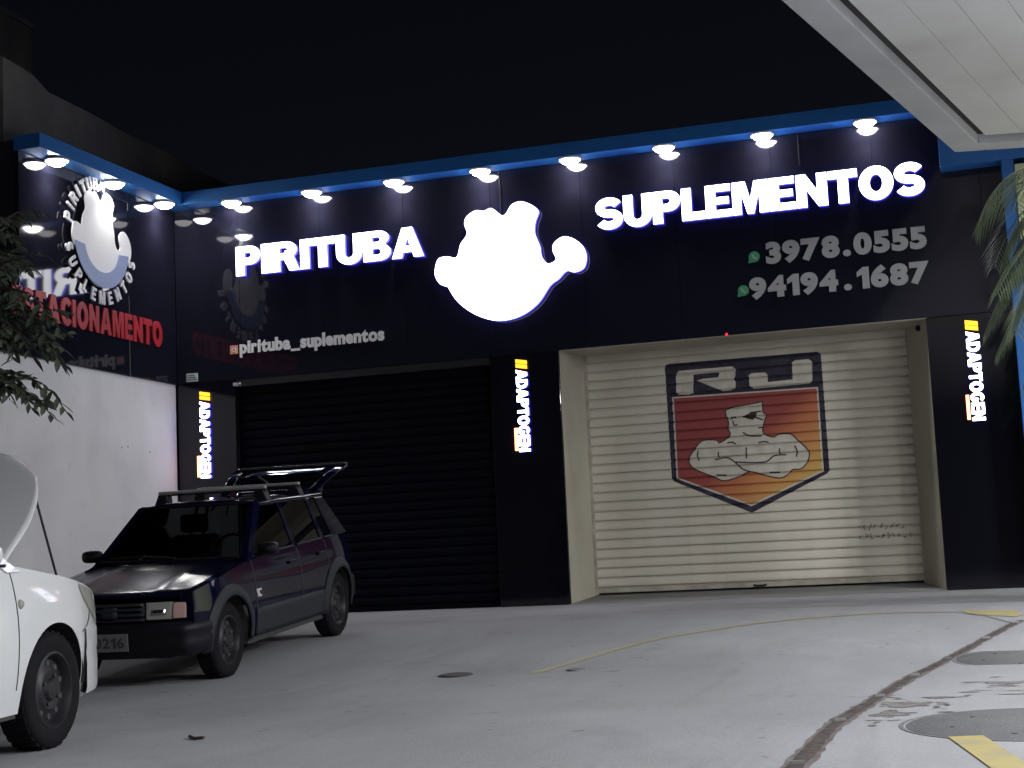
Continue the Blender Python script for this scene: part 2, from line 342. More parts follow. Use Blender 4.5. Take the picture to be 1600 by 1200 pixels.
def on_ground(name, poly, matn, lift=.003, parent=None, sub=.25):
    """flat sheet following the yard"""
    bm = bmesh.new(); f = bm.faces.new([bm.verts.new((x, y, 0)) for x, y in poly]); f.normal_update(); bmesh.ops.triangulate(bm, faces=[f])
    y0 = min(p[1] for p in poly); y1 = max(p[1] for p in poly); k = math.ceil(y0/sub)*sub
    while k < y1:
        bmesh.ops.bisect_plane(bm, geom=bm.verts[:]+bm.edges[:]+bm.faces[:], plane_co=(0, k, 0), plane_no=(0, 1, 0)); k += sub
    for v in bm.verts: v.co.z = gz(v.co.y)+lift
    bmesh.ops.recalc_face_normals(bm, faces=bm.faces)
    if bm.faces and sum(f.normal.z for f in bm.faces) < 0: bmesh.ops.reverse_faces(bm, faces=bm.faces)
    me = bpy.data.meshes.new(name); bm.to_mesh(me); bm.free(); me.materials.append(MATS[matn]); return link(name, me, parent)
def strip(pts, wd):
    L = []; Rr = []
    for i, p in enumerate(pts):
        a = Vector(pts[max(i-1, 0)]); c = Vector(pts[min(i+1, len(pts)-1)]); d = (c-a).normalized(); n = Vector((-d.y, d.x))
        ww = wd[i] if isinstance(wd, (list, tuple)) else wd
        L.append((p[0]+n.x*ww/2, p[1]+n.y*ww/2)); Rr.append((p[0]-n.x*ww/2, p[1]-n.y*ww/2))
    return L+Rr[::-1]
def smooth2(pts, n=6):
    out = []
    for i in range(len(pts)-1):
        p = [Vector(pts[max(i-1, 0)]), Vector(pts[i]), Vector(pts[i+1]), Vector(pts[min(i+2, len(pts)-1)])]
        for k in range(n):
            t = k/n; out.append(tuple(.5*(2*p[1]+(p[2]-p[0])*t+(2*p[0]-5*p[1]+4*p[2]-p[3])*t*t+(3*p[1]-p[0]-3*p[2]+p[3])*t**3)))
    return out+[tuple(pts[-1])]
# painted lines
arc = smooth2([(2.72, -8.4), (3.17, -6.95), (3.6, -6.35), (4.0, -5.92), (4.5, -5.6), (5.0, -5.45), (5.48, -5.56)])
o = on_ground('painted_line', strip(arc, .075), 'yellow_thin'); struct(o)
o = on_ground('painted_line', [(5.54, -5.42), (5.97, -5.62), (6.04, -6.0), (5.98, -6.12), (5.62, -5.82)], 'yellow_paint'); struct(o)
o = on_ground('painted_line', strip([(5.74, -11.85), (5.86, -12.4), (6.01, -13.1)], .15), 'yellow_paint', .0042); struct(o)
# drain channel: a sunken rusty gutter between two worn edges
dr = smooth2([(6.02, -6.35), (5.90, -6.75), (5.66, -7.7), (5.47, -8.5), (5.33, -9.3), (5.22, -10.4), (5.13, -11.4), (5.11, -12.7), (5.05, -14)], 14)
rr = random.Random(3)
o = on_ground('drain_edge', strip(dr, [.075+.05*i_/len(dr)+rr.uniform(-.018, .018) for i_ in range(len(dr))]), 'drain_edge', .002); struct(o)
o = on_ground('drain_channel', strip(dr, [.042+.03*i_/len(dr)+rr.uniform(-.012, .012) for i_ in range(len(dr))]), 'drain_rust', .004); struct(o)
for k in range(7):
    i = int((k+.5)*len(dr)/7.5); x, y = dr[i]
    bb = MB().box(-.03, .03, -.008, .008, -.01, .012); q = bb.build('drain_bar', 'metal_galv', None, loc=(x, y, gz(y)+.004)); q.rotation_euler.z = .25+rr.uniform(-.2, .2); struct(q)
# worn patches beside the drain
def blob(cx, cy, rx, ry, n=26, rough=.25, seed=1):
    r = random.Random(seed); a0 = [1+r.uniform(-rough, rough) for _ in range(n)]
    a0 = [(a0[i-1]+2*a0[i]+a0[(i+1) % n])/4 for i in range(n)]
    return [(cx+math.cos(2*math.pi*i/n)*rx*a0[i], cy+math.sin(2*math.pi*i/n)*ry*a0[i]) for i in range(n)]
flakes = [(5.43, -10.55, .13, .13), (5.36, -10.95, .09, .10), (5.90, -9.55, .13, .07), (5.58, -10.25, .10, .03), (5.95, -10.15, .10, .02)]
for k in range(26):
    a = rr.random(); flakes.append((5.30+.45*rr.random()**1.5, -11.5+1.5*a, rr.uniform(.012, .05), rr.uniform(.008, .03)))
for k in range(14): flakes.append((rr.uniform(5.65, 6.05), rr.uniform(-10.1, -9.2), rr.uniform(.015, .06), rr.uniform(.006, .02)))
for i, (cx, cy, rx, ry) in enumerate(flakes):
    struct(on_ground('worn_patch', blob(cx, cy, rx, ry, 26, .7, i+3), ('patch_dirt', 'patch_grey', 'drain_edge')[i % 3] if i > 4 else 'patch_dirt', .0022 + .0003*(i % 4)))
# faint crack
struct(on_ground('joint_line', strip([(5.50, -5.60), (5.75, -6.0), (5.95, -6.5)], .012), 'gap_dark', .005))
# lids
def lid(loc, r, label, boltn=6):
    root = empty('manhole_cover', (loc[0], loc[1], gz(loc[1])))
    slope = math.atan((gz(loc[1]+.2)-gz(loc[1]-.2))/.4); root.rotation_euler.x = slope
    MB().lathe([(0, .0028), (r*.945, .0028), (r*.95, .001), (r*.955, -.02)], 48, 'z').build('lid', 'lid_grey', root, smooth=True)
    MB().lathe([(r*.962, -.02), (r*.966, .0026), (r, .0026), (r*1.005, -.02)], 48, 'z').build('ring', 'lid_grey', root, smooth=True)
    for k in range(boltn):
        a = 2*math.pi*k/boltn+.3
        MB().lathe([(0, .0055), (.012, .0055), (.015, .0028)], 10, 'z', (math.cos(a)*r*.62, math.sin(a)*r*.62, 0)).build('bolt', 'gap_dark', root)
    tag(root, label, 'manhole cover', 'round grey covers set in the concrete'); return root
lid((6.03, -11.42), .60, 'large round grey cover nearest the viewer right of the drain')
lid((6.06, -8.22), .50, 'round grey cover farther back at the right edge beyond the drain')
def small_cap(loc, r, label):
    o = MB().lathe([(0, .010), (r*.8, .010), (r*.85, .003), (r, .006), (r*1.02, -.01)], 24, 'z').build('floor_cap', 'gap_dark' if r > .1 else 'lid_grey', None, smooth=True, loc=(loc[0], loc[1], gz(loc[1])))
    o.rotation_euler.x = math.atan((gz(loc[1]+.2)-gz(loc[1]-.2))/.4); tag(o, label, 'drain cap')
small_cap((2.14, -8.42), .125, 'small dark drain cap in the middle of the yard')
small_cap((3.0, -8.3), .065, 'tiny pale cap beside the end of the thin yellow line')
b = MB(); b.tube([(1.80, -11.60, gz(-11.6)+.012), (1.86, -11.66, gz(-11.66)+.008), (1.93, -11.68, gz(-11.68)+.014)], .009, 6)
tag(b.build('twig', 'bark', smooth=True), 'short dark curved twig lying on the concrete below the dark car', 'twig')

# ------------------------------------------------------------------ shop building
shop = empty('shop_building', (0, 0, .35), world=True)
tag(shop, 'black clad shop building with blue eave and two roller shutters', 'building')
b = MB(); b.box(-4.6, 7, 1.1, 9, .3, 5.9); b.build('core_wall', 'steel_dark', shop)
PX = [XL, -3.87, -2.64, -1.41, -.18, 1.05, 2.28, 3.51, 4.74, 5.97, 6.9]
for a, c in zip(PX[:-1], PX[1:]):
    b = MB(); b.box(a+.0018, c-.0018, 0, .06, 3.585, 6.03); b.build('facade_panel', 'acm', shop, bevel=.0015)
b = MB(); b.box(XL, 6.9, .07, .5, 3.60, 6.02); b.build('facade_backing', 'steel_dark', shop)
b = MB(); b.box(-3.99, -.26, .02, .30, 3.48, 3.58); b.build('lintel', 'steel_dark', shop)
b = MB(); b.box(.67, 5.24, .003, 1.1, 3.575, 3.599); b.build('recess_ceiling', 'jamb_paint', shop)
# piers
for a, c, y in ((XL, -3.97, 0), (-.27, .66, -.03), (5.23, 6.22, -.01)):
    n = 1
    for k in range(n):
        u0_, u1_ = a+(c-a)*k/n, a+(c-a)*(k+1)/n
        b = MB(); b.box(u0_+.002, u1_-.002, y, y+.05, .33, 3.58); b.build('pier_panel', 'pier_tile', shop, bevel=.003)
    b = MB(); b.box(a+.01, c-.01, y+.052, .9, .33, 3.58); b.build('pier', 'steel_dark', shop)
# painted side faces of the recess
b = MB(); b.prism([(.662, .003), (.80, .78), (.80, .95), (.655, .95)], lambda u, v, t: (u, v, t), .30, 3.575); b.build('jamb', 'jamb_paint', shop)
b = MB(); b.prism([(5.228, .012), (4.945, .74), (4.945, .95), (5.235, .95)], lambda u, v, t: (u, v, t), .30, 3.575); b.build('jamb', 'jamb_paint', shop)
b = MB(); b.add([(.66, -.12, .352), (5.24, -.12, .352), (5.24, .02, .362), (4.96, .95, .455), (.79, .95, .455), (.66, .02, .362)], [(0, 1, 2, 5), (5, 2, 3, 4)]); b.build('threshold_ramp', 'patch_grey', shop)
# slatted shutters
PITCH = .123
PROF = [(0, .030), (.015, .030), (.017, .006), (.022, -.002), (.034, -.006), (.106, -.006), (.116, 0), (.119, .008), (.121, .030), (.123, .030)]
def slat_mesh(name, x0, x1, matn):
    b = MB(); n = len(PROF)
    b.add([(x0, p[1], p[0]) for p in PROF]+[(x1, p[1], p[0]) for p in PROF]+[(x0, .04, 0), (x0, .04, PITCH), (x1, .04, 0), (x1, .04, PITCH)],
          [(i, n+i, n+i+1, i+1) for i in range(n-1)]+[(2*n, 2*n+1, 2*n+3, 2*n+2)])
    return b.mesh(name, matn, 50)
def shutter(name, x0, x1, y, z0, nsl, matn, edge):
    root = empty(name, (0, 0, 0)); root.parent = shop; root.location = (0, 0, -.35); me = slat_mesh('slat', x0, x1, matn)
    for k in range(nsl):
        link('slat', me, root, loc=(0, y+random.uniform(-.0015, .0015), z0+.06+k*PITCH))
    MB().box(x0, x1, y-.015, y+.03, z0, z0+.058).build('bottom_rail', edge, root, bevel=.004, loc=(0, 0, 0))
    for xx in (x0-.035, x1-.01):
        MB().box(xx, xx+.045, y-.03, y+.05, z0-.02, z0+.06+nsl*PITCH).build('guide_rail', edge, root, bevel=.004, loc=(0, 0, 0))
    return root
SY = .75; SZ0 = .462
sh1 = shutter('roller_shutter', .82, 4.95, SY, SZ0, 26, 'shutter_paint', 'shutter_edge'); sh1['label'] = 'cream slatted roller shutter with painted shield emblem'
sh2 = shutter('roller_shutter', -3.955, -.28, .14, .352, 26, 'black_slat', 'black_slat'); sh2['label'] = 'closed black slatted roller shutter behind the dark car'
MB().tube([(2.86, SY-.03, SZ0+.03), (2.9, SY-.05, SZ0+.02), (2.98, SY-.05, SZ0+.02), (3.02, SY-.03, SZ0+.03)], .012, 6).build('lock_hasp', 'steel_dark', sh1, smooth=True, loc=(0, 0, 0))
def yprof(z):
    t = (z-SZ0-.06) % PITCH
    return SY+float(np.interp(t, [p[0] for p in PROF], [p[1] for p in PROF]))
def painted(name, polys, matn, lift, parent=sh1):
    bm = bmesh.new()
    for poly in polys:
        f = bm.faces.new([bm.verts.new((u, 0, v)) for u, v in poly]); f.normal_update()
    bmesh.ops.triangulate(bm, faces=bm.faces[:])
    z0 = min(v.co.z for v in bm.verts); z1 = max(v.co.z for v in bm.verts)
    for k in range(27):
        for p in PROF[:-1]:
            z = SZ0+.06+k*PITCH+p[0]
            if z0 < z < z1: bmesh.ops.bisect_plane(bm, geom=bm.verts[:]+bm.edges[:]+bm.faces[:], plane_co=(0, 0, z), plane_no=(0, 0, 1), dist=1e-5)
    for v in bm.verts: v.co.y = yprof(v.co.z+1e-5)-lift
    for f in bm.faces:
        f.normal_update()
        if f.normal.y > 0: f.normal_flip()
    cx, cz = 2.887, 2.3
    me = bpy.data.meshes.new(name)
    for v in bm.verts: v.co.x -= cx; v.co.z -= cz
    bm.to_mesh(me); bm.free(); me.materials.append(MATS[matn]); return link(name, me, parent, loc=(cx, 0, cz))
S_OUT = [(1.872, 3.369), (1.926, 3.386), (3.846, 3.383), (3.884, 3.345), (3.893, 1.875), (3.861, 1.837), (2.887, 1.398), (1.911, 1.853), (1.881, 1.886)]
S_LINE = [(1.945, 2.948), (3.823, 2.935), (3.822, 1.868), (2.887, 1.480), (1.943, 1.888)]
S_RED = [(1.967, 2.930), (3.801, 2.917), (3.80, 1.882), (2.887, 1.506), (1.965, 1.902)]
S_R = [(2.013, 3.242), (2.058, 3.284), (2.749, 3.286), (2.792, 3.251), (2.786, 3.158), (2.759, 3.119), (2.787, 3.075), (2.777, 3.004), (2.699, 2.979), (2.616, 2.975), (2.281, 3.137), (2.355, 3.156), (2.564, 3.16), (2.585, 3.216), (2.527, 3.229), (2.244, 3.219), (2.226, 2.984), (2.176, 2.963), (2.039, 2.972), (2.005, 3.002)]
S_J = [(3.516, 3.274), (3.558, 3.297), (3.73, 3.297), (3.768, 3.263), (3.757, 3.019), (3.719, 2.991), (3.008, 2.979), (2.959, 3.02), (2.957, 3.155), (3.0, 3.176), (3.164, 3.173), (3.196, 3.142), (3.196, 3.047), (3.512, 3.055)]
S_MAN = [(2.629, 2.694), (2.685, 2.752), (2.934, 2.779), (3.109, 2.803), (3.111, 2.669), (3.15, 2.636), (3.124, 2.555), (3.098, 2.475), (3.103, 2.393), (3.222, 2.34), (3.295, 2.376), (3.436, 2.366), (3.521, 2.283), (3.652, 2.132), (3.634, 2.012), (3.547, 1.917), (3.436, 1.913), (3.362, 1.847), (3.259, 1.817), (3.08, 1.864), (2.9, 1.92), (2.753, 1.864), (2.565, 1.824), (2.444, 1.872), (2.323, 1.931), (2.181, 2.002), (2.115, 2.109), (2.174, 2.219), (2.307, 2.355), (2.494, 2.349), (2.533, 2.313), (2.673, 2.402), (2.647, 2.487), (2.663, 2.568)]
S_LN = [[(2.458, 2.098), (2.604, 2.119), (2.704, 2.061), (2.8, 1.963), (2.9, 1.92)], [(2.724, 2.054), (2.927, 2.033), (3.111, 2.035), (3.217, 2.104), (3.369, 2.106)], [(2.84, 2.428), (2.909, 2.382), (3.071, 2.365)], [(2.626, 2.303), (2.688, 2.311), (2.738, 2.285)], [(3.025, 2.28), (3.097, 2.291), (3.157, 2.279)], [(2.868, 2.235), (2.859, 2.092)], [(2.247, 2.225), (2.233, 2.164), (2.25, 2.101)], [(3.483, 2.214), (3.506, 2.142), (3.493, 2.072)], [(2.505, 2.198), (2.505, 2.126)], [(3.289, 2.193), (3.283, 2.12)], [(2.467, 1.906), (2.59, 1.894)], [(3.143, 1.897), (3.274, 1.889)], [(2.842, 2.627), (2.945, 2.63), (3.104, 2.567)], [(2.947, 2.671), (3.091, 2.681)], [(2.685, 2.597), (2.708, 2.627), (2.759, 2.627)], [(2.716, 2.585), (2.733, 2.526), (2.774, 2.529)], [(3.037, 2.469), (3.109, 2.475)]]
S_EYE = [(2.842, 2.627), (2.947, 2.671), (3.039, 2.664), (2.982, 2.576), (2.922, 2.591)]
def quads(strips):
    out = []
    for q in strips:
        n = len(q)//2
        for i in range(n-1): out.append([q[i], q[i+1], q[-i-2], q[-i-1]])
    return out
painted('painted_shield', [S_OUT], 'shield_black', .0015)
painted('painted_outline', [S_LINE], 'shield_white', .0025)
painted('painted_field', [S_RED], 'shield_paint', .0035)
painted('painted_letter', [S_R], 'shield_white', .0035); painted('painted_letter', [S_J], 'shield_white', .0035)
S_MAN = smooth2(S_MAN[3:]+S_MAN[:4], 3)[:-1]; S_LN = [smooth2(l, 4) if len(l) > 2 else l for l in S_LN]
painted('painted_figure', [S_MAN], 'shield_white', .0045)
painted('painted_figure_line', quads([strip(l, .018) for l in S_LN])+quads([strip(S_MAN+[S_MAN[0]], .016)]), 'ink', .0058)['kind'] = 'stuff'
painted('painted_eye', [S_EYE], 'ink', .0058)
# faded scribbled signature low on the shutter
rs = random.Random(11); sg = []; sp = []
for row, (za, xa, n) in enumerate(((1.105, 4.18, 9), (.985, 4.20, 10))):
    for i in range(n):
        x = xa+i*.066; pts = [(x+rs.uniform(0, .05), za+rs.uniform(0, .08)) for _ in range(4)]
        (sp if row == 0 and i < 2 else sg).append(strip(pts, .016))
for nm, q in (('ink_faint', sg), ('ink_pink', sp)):
    o = painted('painted_signature', quads(q), nm, .002); o['kind'] = 'stuff'

# blue eave with soffit, front and side wing
b = MB(); b.box(-4.56, 5.53, -.30, -.27, 6.032, 6.21); b.build('eave_fascia', 'blue_band', shop, bevel=.004)
b = MB(); b.box(-4.56, 6.9, -.268, .2, 6.035, 6.055); b.build('eave_soffit', 'blue_soffit_lit', shop)
b = MB(); b.box(-4.56, 6.9, -.268, .3, 6.17, 6.205); b.build('eave_top', 'blue_band', shop)
b = MB(); b.box(-4.59, -4.56, -3.62, -.303, 6.032, 6.21); b.build('eave_fascia', 'blue_band', shop, bevel=.004)
b = MB(); b.box(-4.86, -4.592, -3.59, .2, 6.035, 6.055); b.build('eave_soffit', 'blue_soffit_lit', shop)
b = MB(); b.box(-4.95, -4.592, -3.62, -3.59, 6.032, 6.21); b.build('eave_end', 'blue_band', shop, bevel=.004)
b = MB(); b.box(-4.95, -4.592, -3.588, .3, 6.17, 6.205); b.build('eave_top', 'blue_band', shop)
# blue portal at the right end
b = MB(); b.box(5.535, 6.90, -.31, -.012, 5.32, 6.20); b.build('portal_beam', 'blue_band', shop, bevel=.006)
b = MB(); b.box(6.225, 6.365, -.31, -.012, .34, 5.318); b.build('portal_post', 'blue_band', shop, bevel=.006)
# side wing cladding
WY = [-4.0, -3.62, -2.42, -1.22, -.004]
for a, c in zip(WY[:-1], WY[1:]):
    if a < -3.7: continue
    b = MB(); b.box(XL-.06, XL, a+.0018, c-.0018, 3.585, 6.03); b.build('wing_panel', 'acm', shop, bevel=.004)
b = MB(); b.box(XL-.30, XL-.062, -3.62, .1, 3.60, 6.16); b.build('wing_backing', 'steel_dark', shop)

# ------------------------------------------------------------------ side wall and neighbours
sw = empty('side_wall', (XL, -4, .3), world=True); tag(sw, 'pale grey painted side wall behind the dark car', 'wall')
b = MB(); b.box(XL-.25, XL-.02, -11, -.02, .1, 3.57); b.build('wall', 'white_plaster', sw)
b = MB(); b.box(XL-.27, XL+.0, -11, -.02, 3.571, 3.584); b.build('coping', 'steel_dark', sw)
for k, (y, z) in enumerate(((-1.42, 2.62), (-1.27, 2.64), (-.72, 2.60))):
    b = MB(); b.lathe([(0, .003), (.010, .002), (.011, 0)], 8, 'z'); o = b.build('anchor_hole', 'gap_dark', sw, loc=(XL-.02-XL, y+4, z-.3)); o.rotation_euler = (0, R(90), 0)
b = MB()
hs = [(-3.15, 7.40), (-2.55, 7.36), (-2.2, 7.22), (-1.2, 7.20), (-.2, 7.14), (.6, 7.16), (2, 7.08), (3.4, 7.1), (6, 7.05), (9, 7.05)]
b.prism([(-3.15, .3)]+hs+[(9, .3)], lambda u, v, t: (t, u, v), -5.65, -5.4); o = b.build('neighbour_wall', 'old_plaster')
tag(o, 'dark weathered neighbour wall rising above the side wing', 'wall')
b = MB(); b.box(-6.0, -5.45, -3.9, -3.35, .2, 7.46); o = b.build('white_pillar', 'white_plaster', bevel=.05); tag(o, 'white pillar at the left edge above the tree', 'pillar')
nb = empty('neighbour_house', (-11, -2, .3), world=True); tag(nb, 'dark boxy house top against the night sky at upper left', 'building')
b = MB(); b.box(-15, -9, -6, 2.66, .3, 10.2); b.build('wall', 'old_plaster', nb)
b = MB(); b.box(-15.05, -8.97, -6.05, 2.68, 10.202, 10.3); b.build('roof_slab', 'old_plaster', nb)
o = MB().box(6.37, 9.5, -.34, .3, .34, 5.25).build('cream_wall', 'cream', bevel=.01); tag(o, 'cream wall coloured as if under green light, right of the blue post', 'wall')

# ------------------------------------------------------------------ lit lettering and signs
def sign(name, label, cat, loc, group=None):
    r = empty(name, loc, world=True); tag(r, label, cat, group); return r
LED = ['led_white', 'led_side']
s1 = sign('sign_lettering', 'glowing white block letters left of the round lit emblem', 'sign', (-2.5, 0, 5))
word('PIRITUBA', s1, -3.87, 2.76, 4.995, .405, front(-.02), .06, LED, 'block', .045)
s2 = sign('sign_lettering', 'glowing white block letters right of the round lit emblem', 'sign', (3.3, 0, 5))
word('SUPLEMENTOS', s2, 1.26, 4.08, 5.07, .41, front(-.02), .06, LED, 'block', .035)
s3 = sign('sign_lettering', 'grey phone number digits in the upper row', 'sign', (4.3, 0, 4.4))
word('3978 . 0555', s3, 3.38, 1.93, 4.425, .27, front(-.004), .018, ['letter_grey'], .06, .045, spaces=.05)
s4 = sign('sign_lettering', 'grey phone number digits in the lower row', 'sign', (4.2, 0, 4))
word('94194 . 1687', s4, 3.15, 2.16, 4.005, .265, front(-.004), .018, ['letter_grey'], .06, .045, spaces=.13)
s5 = sign('sign_lettering', 'small grey lowercase account name above the black shutter', 'sign', (-2.8, 0, 3.9))
word('pirituba_suplementos', s5, -3.88, 2.14, 3.925, .185, front(-.004), .014, ['letter_white'], .045, .03, 'l')
s6 = sign('sign_lettering', 'red block letters on the side wing above the pale wall', 'sign', (XL, -2, 4))
word('ESTACIONAMENTO', s6, -3.78, 3.36, 4.045, .345, leftw(XL+.004), .02, ['letter_red'], 'block', .09)
def disc_icon(x, z, r, label):
    root = sign('phone_icon', label, 'icon', (x, 0, z), 'green phone icons beside the numbers')
    a = [(x+r*math.cos(t), z+r*math.sin(t)) for t in np.linspace(0, 2*math.pi, 25)[:-1]]
    a = a[:14]+[(x-r*1.15, z-r*1.1)]+a[17:]
    MB().prism(a, front(-.003), 0, .008).build('disc', 'green_dot', root)
    hs_ = [(x-r*.45, z+r*.45), (x-r*.15, z+r*.5), (x-r*.1, z+r*.1), (x+r*.15, z-r*.15), (x+r*.5, z-r*.15), (x+r*.5, z-r*.45), (x+r*.15, z-r*.55), (x-r*.35, z-r*.1)]
    MB().prism(hs_, front(-.0115), 0, .003).build('handset', 'letter_grey', root)
disc_icon(3.235, 4.535, .068, 'small round green phone icon before the upper number')
disc_icon(3.075, 4.125, .068, 'small round green phone icon before the lower number')
ig = sign('camera_icon', 'tiny pink and orange camera icon before the account name', 'icon', (-3.97, 0, 3.96))
MB().box(-4.03, -3.91, -.011, -.003, 3.93, 4.05).build('tile', 'insta', ig, bevel=.003)
MB().lathe([(.022, -.014), (.032, -.014), (.032, -.0115), (.022, -.0115)], 20, 'y', (-3.97, 0, 3.99), True).build('ring', 'letter_white', ig)
# lobed white light box in the middle of the front
EMB = [(-0.785, 4.544), (-0.652, 4.327), (-0.412, 4.134), (-0.117, 4.031), (0.18, 4.063), (0.429, 4.206), (0.604, 4.423), (0.719, 4.496), (0.835, 4.592), (0.944, 4.564), (1.066, 4.61), (1.107, 4.756), (1.063, 4.894), (0.95, 4.998), (0.815, 5.038), (0.691, 4.968), (0.669, 4.869), (0.706, 4.748), (0.592, 4.709), (0.511, 4.81), (0.492, 4.955), (0.432, 5.131), (0.448, 5.281), (0.497, 5.411), (0.407, 5.506), (0.27, 5.564), (0.146, 5.536), (0.062, 5.426), (0.017, 5.406), (-0.026, 5.428), (-0.136, 5.521), (-0.244, 5.495), (-0.35, 5.516), (-0.477, 5.453), (-0.517, 5.355), (-0.488, 5.214), (-0.583, 5.088), (-0.643, 4.923), (-0.768, 4.944), (-0.894, 4.932), (-0.943, 4.834), (-0.957, 4.715), (-0.908, 4.608), (-0.847, 4.564)]
EMB = smooth2(EMB+[EMB[0]], 4)[:-1]
e1 = sign('light_box', 'large round lobed white light box between the two glowing words', 'sign', (0, 0, 4))
MB().prism(EMB, front(-.02), .055, .075).build('lit_face', 'led_panel', e1)
MB().prism(EMB, front(-.02), .0, .054).build('side_return', 'led_side', e1)
# round emblem with ring lettering on the wing
e2 = sign('round_emblem', 'round white and blue emblem ringed by letters on the side wing', 'sign', (XL, -1.95, 4.4))
cy_, cz_ = -1.95, 5.24
fig = [(cy_+(u-.07)*.66, cz_+.06+(v-4.85)*.82) for u, v in EMB]
MB().prism(fig, leftw(XL), .06, .075).build('figure_panel', 'emblem_white', e2)
bowl = [(cy_+.62*math.cos(t)-.02, cz_-.02+.60*math.sin(t)) for t in np.linspace(R(188), R(352), 24)]+[(cy_+.40*math.cos(t)-.02, cz_-.06+.36*math.sin(t)) for t in np.linspace(R(350), R(190), 18)]
MB().prism(bowl, leftw(XL), .078, .088).build('blue_bowl', 'emblem_blue', e2)
def ring(text, a0, a1, r, hgt, wd, outward):
    n = len(text)
    for i, ch in enumerate(text):
        a = R(a0+(a1-a0)*i/(n-1)); rot = a-math.pi/2 if outward else a+math.pi/2
        vs, fs, nz = glyph(ch, 'block'); hv = glyph('H', 'block')[0]; yb = hv[:, 1].min(); hh = hv[:, 1].max()-yb
        mx = (vs[:, 0].max()+vs[:, 0].min())/2; gw = vs[:, 0].max()-vs[:, 0].min()
        s = hgt/hh; b = MB(); q = []
        for p in vs:
            lx = (p[0]-mx)*s*wd; ly = (p[1]-yb-hh/2)*s
            q.append((XL+.04+(p[2]+.5)*.02, cy_+r*math.cos(a)+lx*math.cos(rot)-ly*math.sin(rot), cz_+r*math.sin(a)+lx*math.sin(rot)+ly*math.cos(rot)))
        b.add(q, fs); b.build('letter', 'emblem_white', e2)
ring('PIRITUBA', 166, 88, .74, .17, .78, True); ring('SUPLEMENTOS', 196, 345, .74, .17, .78, False)
# slim vertical lit signs on the three piers
def slim(x, ztop, y, label):
    r = sign('vertical_sign', label, 'sign', (x, y, ztop-1.25), 'slim vertical lit signs on the piers')
    mp = lambda u, v, t: (x-.075+v, y-.012-t, ztop-u)
    for k in (0, 1):
        MB().prism([(.012+.058*k, 0), (.060+.058*k, 0), (.086+.058*k, .145), (.038+.058*k, .145)], mp, 0, .03).build('slash', 'led_orange', r)
    word('ADAPTOGEN', r, .15, 1.06, 0, .150, mp, .035, LED, 'block', .025)
    MB().prism([(.90, -.055), (1.19, -.055), (1.19, -.018), (.90, -.018)], mp, 0, .03).build('lit_bar', 'led_red', r)
slim(-4.425, 3.46, 0, 'slim vertical lit sign beside the pale side wall')
slim(.165, 3.52, -.03, 'slim vertical lit sign between the two shutters')
slim(5.745, 3.52, -.01, 'slim vertical lit sign right of the cream shutter')
pl = sign('notice_plate', 'small pale green notice plate above the left slim sign', 'sign', (-4.6, 0, 3.6))
MB().box(-4.71, -4.535, -.015, -.003, 3.60, 3.715).build('plate', 'plate_sign', pl, bevel=.002)
for k in range(3): MB().box(-4.70, -4.545-.02*k, -.018, -.0155, 3.62+.03*k, 3.632+.03*k).build('print_line', 'ink', pl)
cc = sign('security_camera', 'tiny pale security camera above the black shutter corner', 'camera', (-3.9, 0, 3.5))
MB().box(-3.955, -3.90, -.10, -.02, 3.475, 3.52).build('housing', 'letter_grey', cc, bevel=.008); MB().tube([(-3.89, -.002, 3.49), (-3.87, -.05, 3.50), (-3.86, -.07, 3.515)], .014, 8).build('bracket', 'letter_grey', cc, smooth=True)
o = MB().lathe([(0, -.02), (.012, -.016), (.016, 0)], 10, 'y', (0, 0, 0)).build('red_glint', 'glint_red', None, loc=(2.83, .0, 3.60)); tag(o, 'tiny glowing stand-in for a red glint above the cream shutter', 'light')  # a red glint, added as a small glowing piece
o = MB().lathe([(0, -.05), (.03, -.05), (.035, -.04), (.035, 0), (0, 0)], 16, 'y').build('door_sensor', 'plastic_black', None, loc=(5.12, .27, 3.50)); tag(o, 'small black sensor at the top right corner of the cream shutter', 'sensor')

for x, z0_, lab in ((-.035, 5.46, 'thin dark cable running up from the round lit emblem'), (3.86, 5.62, 'short thin cable hanging from the front eave above the right word')):
    o = MB().tube([(x, -.012, 6.03), (x+.006, -.014, (6.03+z0_)/2), (x+.002, -.012, z0_)], .006, 6).build('sign_cable', 'plastic_grey', smooth=True); tag(o, lab, 'cable')
# ------------------------------------------------------------------ eave downlights
def downlight(x, y, label):
    r = empty('downlight', (x, y, 6.034)); tag(r, label, 'lamp', 'round lamps under the blue eave')
    MB().lathe([(.0, -.002), (.14, -.002), (.15, -.012), (.14, -.03), (.132, -.03), (.125, -.006)], 28, 'z').build('trim_ring', 'lamp_body', r, smooth=True)
    MB().lathe([(.0, -.090), (.055, -.083), (.095, -.064), (.122, -.032), (.126, -.008)], 28, 'z').build('lit_dome', 'lamp_glow', r, smooth=True)  # dome widened, its size stands in for the lamp's bloom
    li = bpy.data.lights.new('downlight_beam', 'SPOT'); li.energy = 42; li.spot_size = R(120); li.spot_blend = .9; li.shadow_soft_size = .05; li.color = (1, .97, .92)
    lo = bpy.data.objects.new('downlight_beam', li); C.objects.link(lo); lo.parent = r; lo.location = (0, 0, -.10)
ORD = ['first', 'second', 'third', 'fourth', 'fifth', 'sixth', 'seventh', 'eighth']
for k, x in enumerate((-3.87, -2.66, -1.46, -.24, .98, 2.21, 3.45, 4.70)):
    downlight(x, -.17, ORD[k]+' round lamp from the inner corner along the front eave')
for k, y in enumerate((-.53, -1.79, -3.06)):
    downlight(XL+.155, y, ORD[k]+' round lamp from the inner corner along the side wing eave')

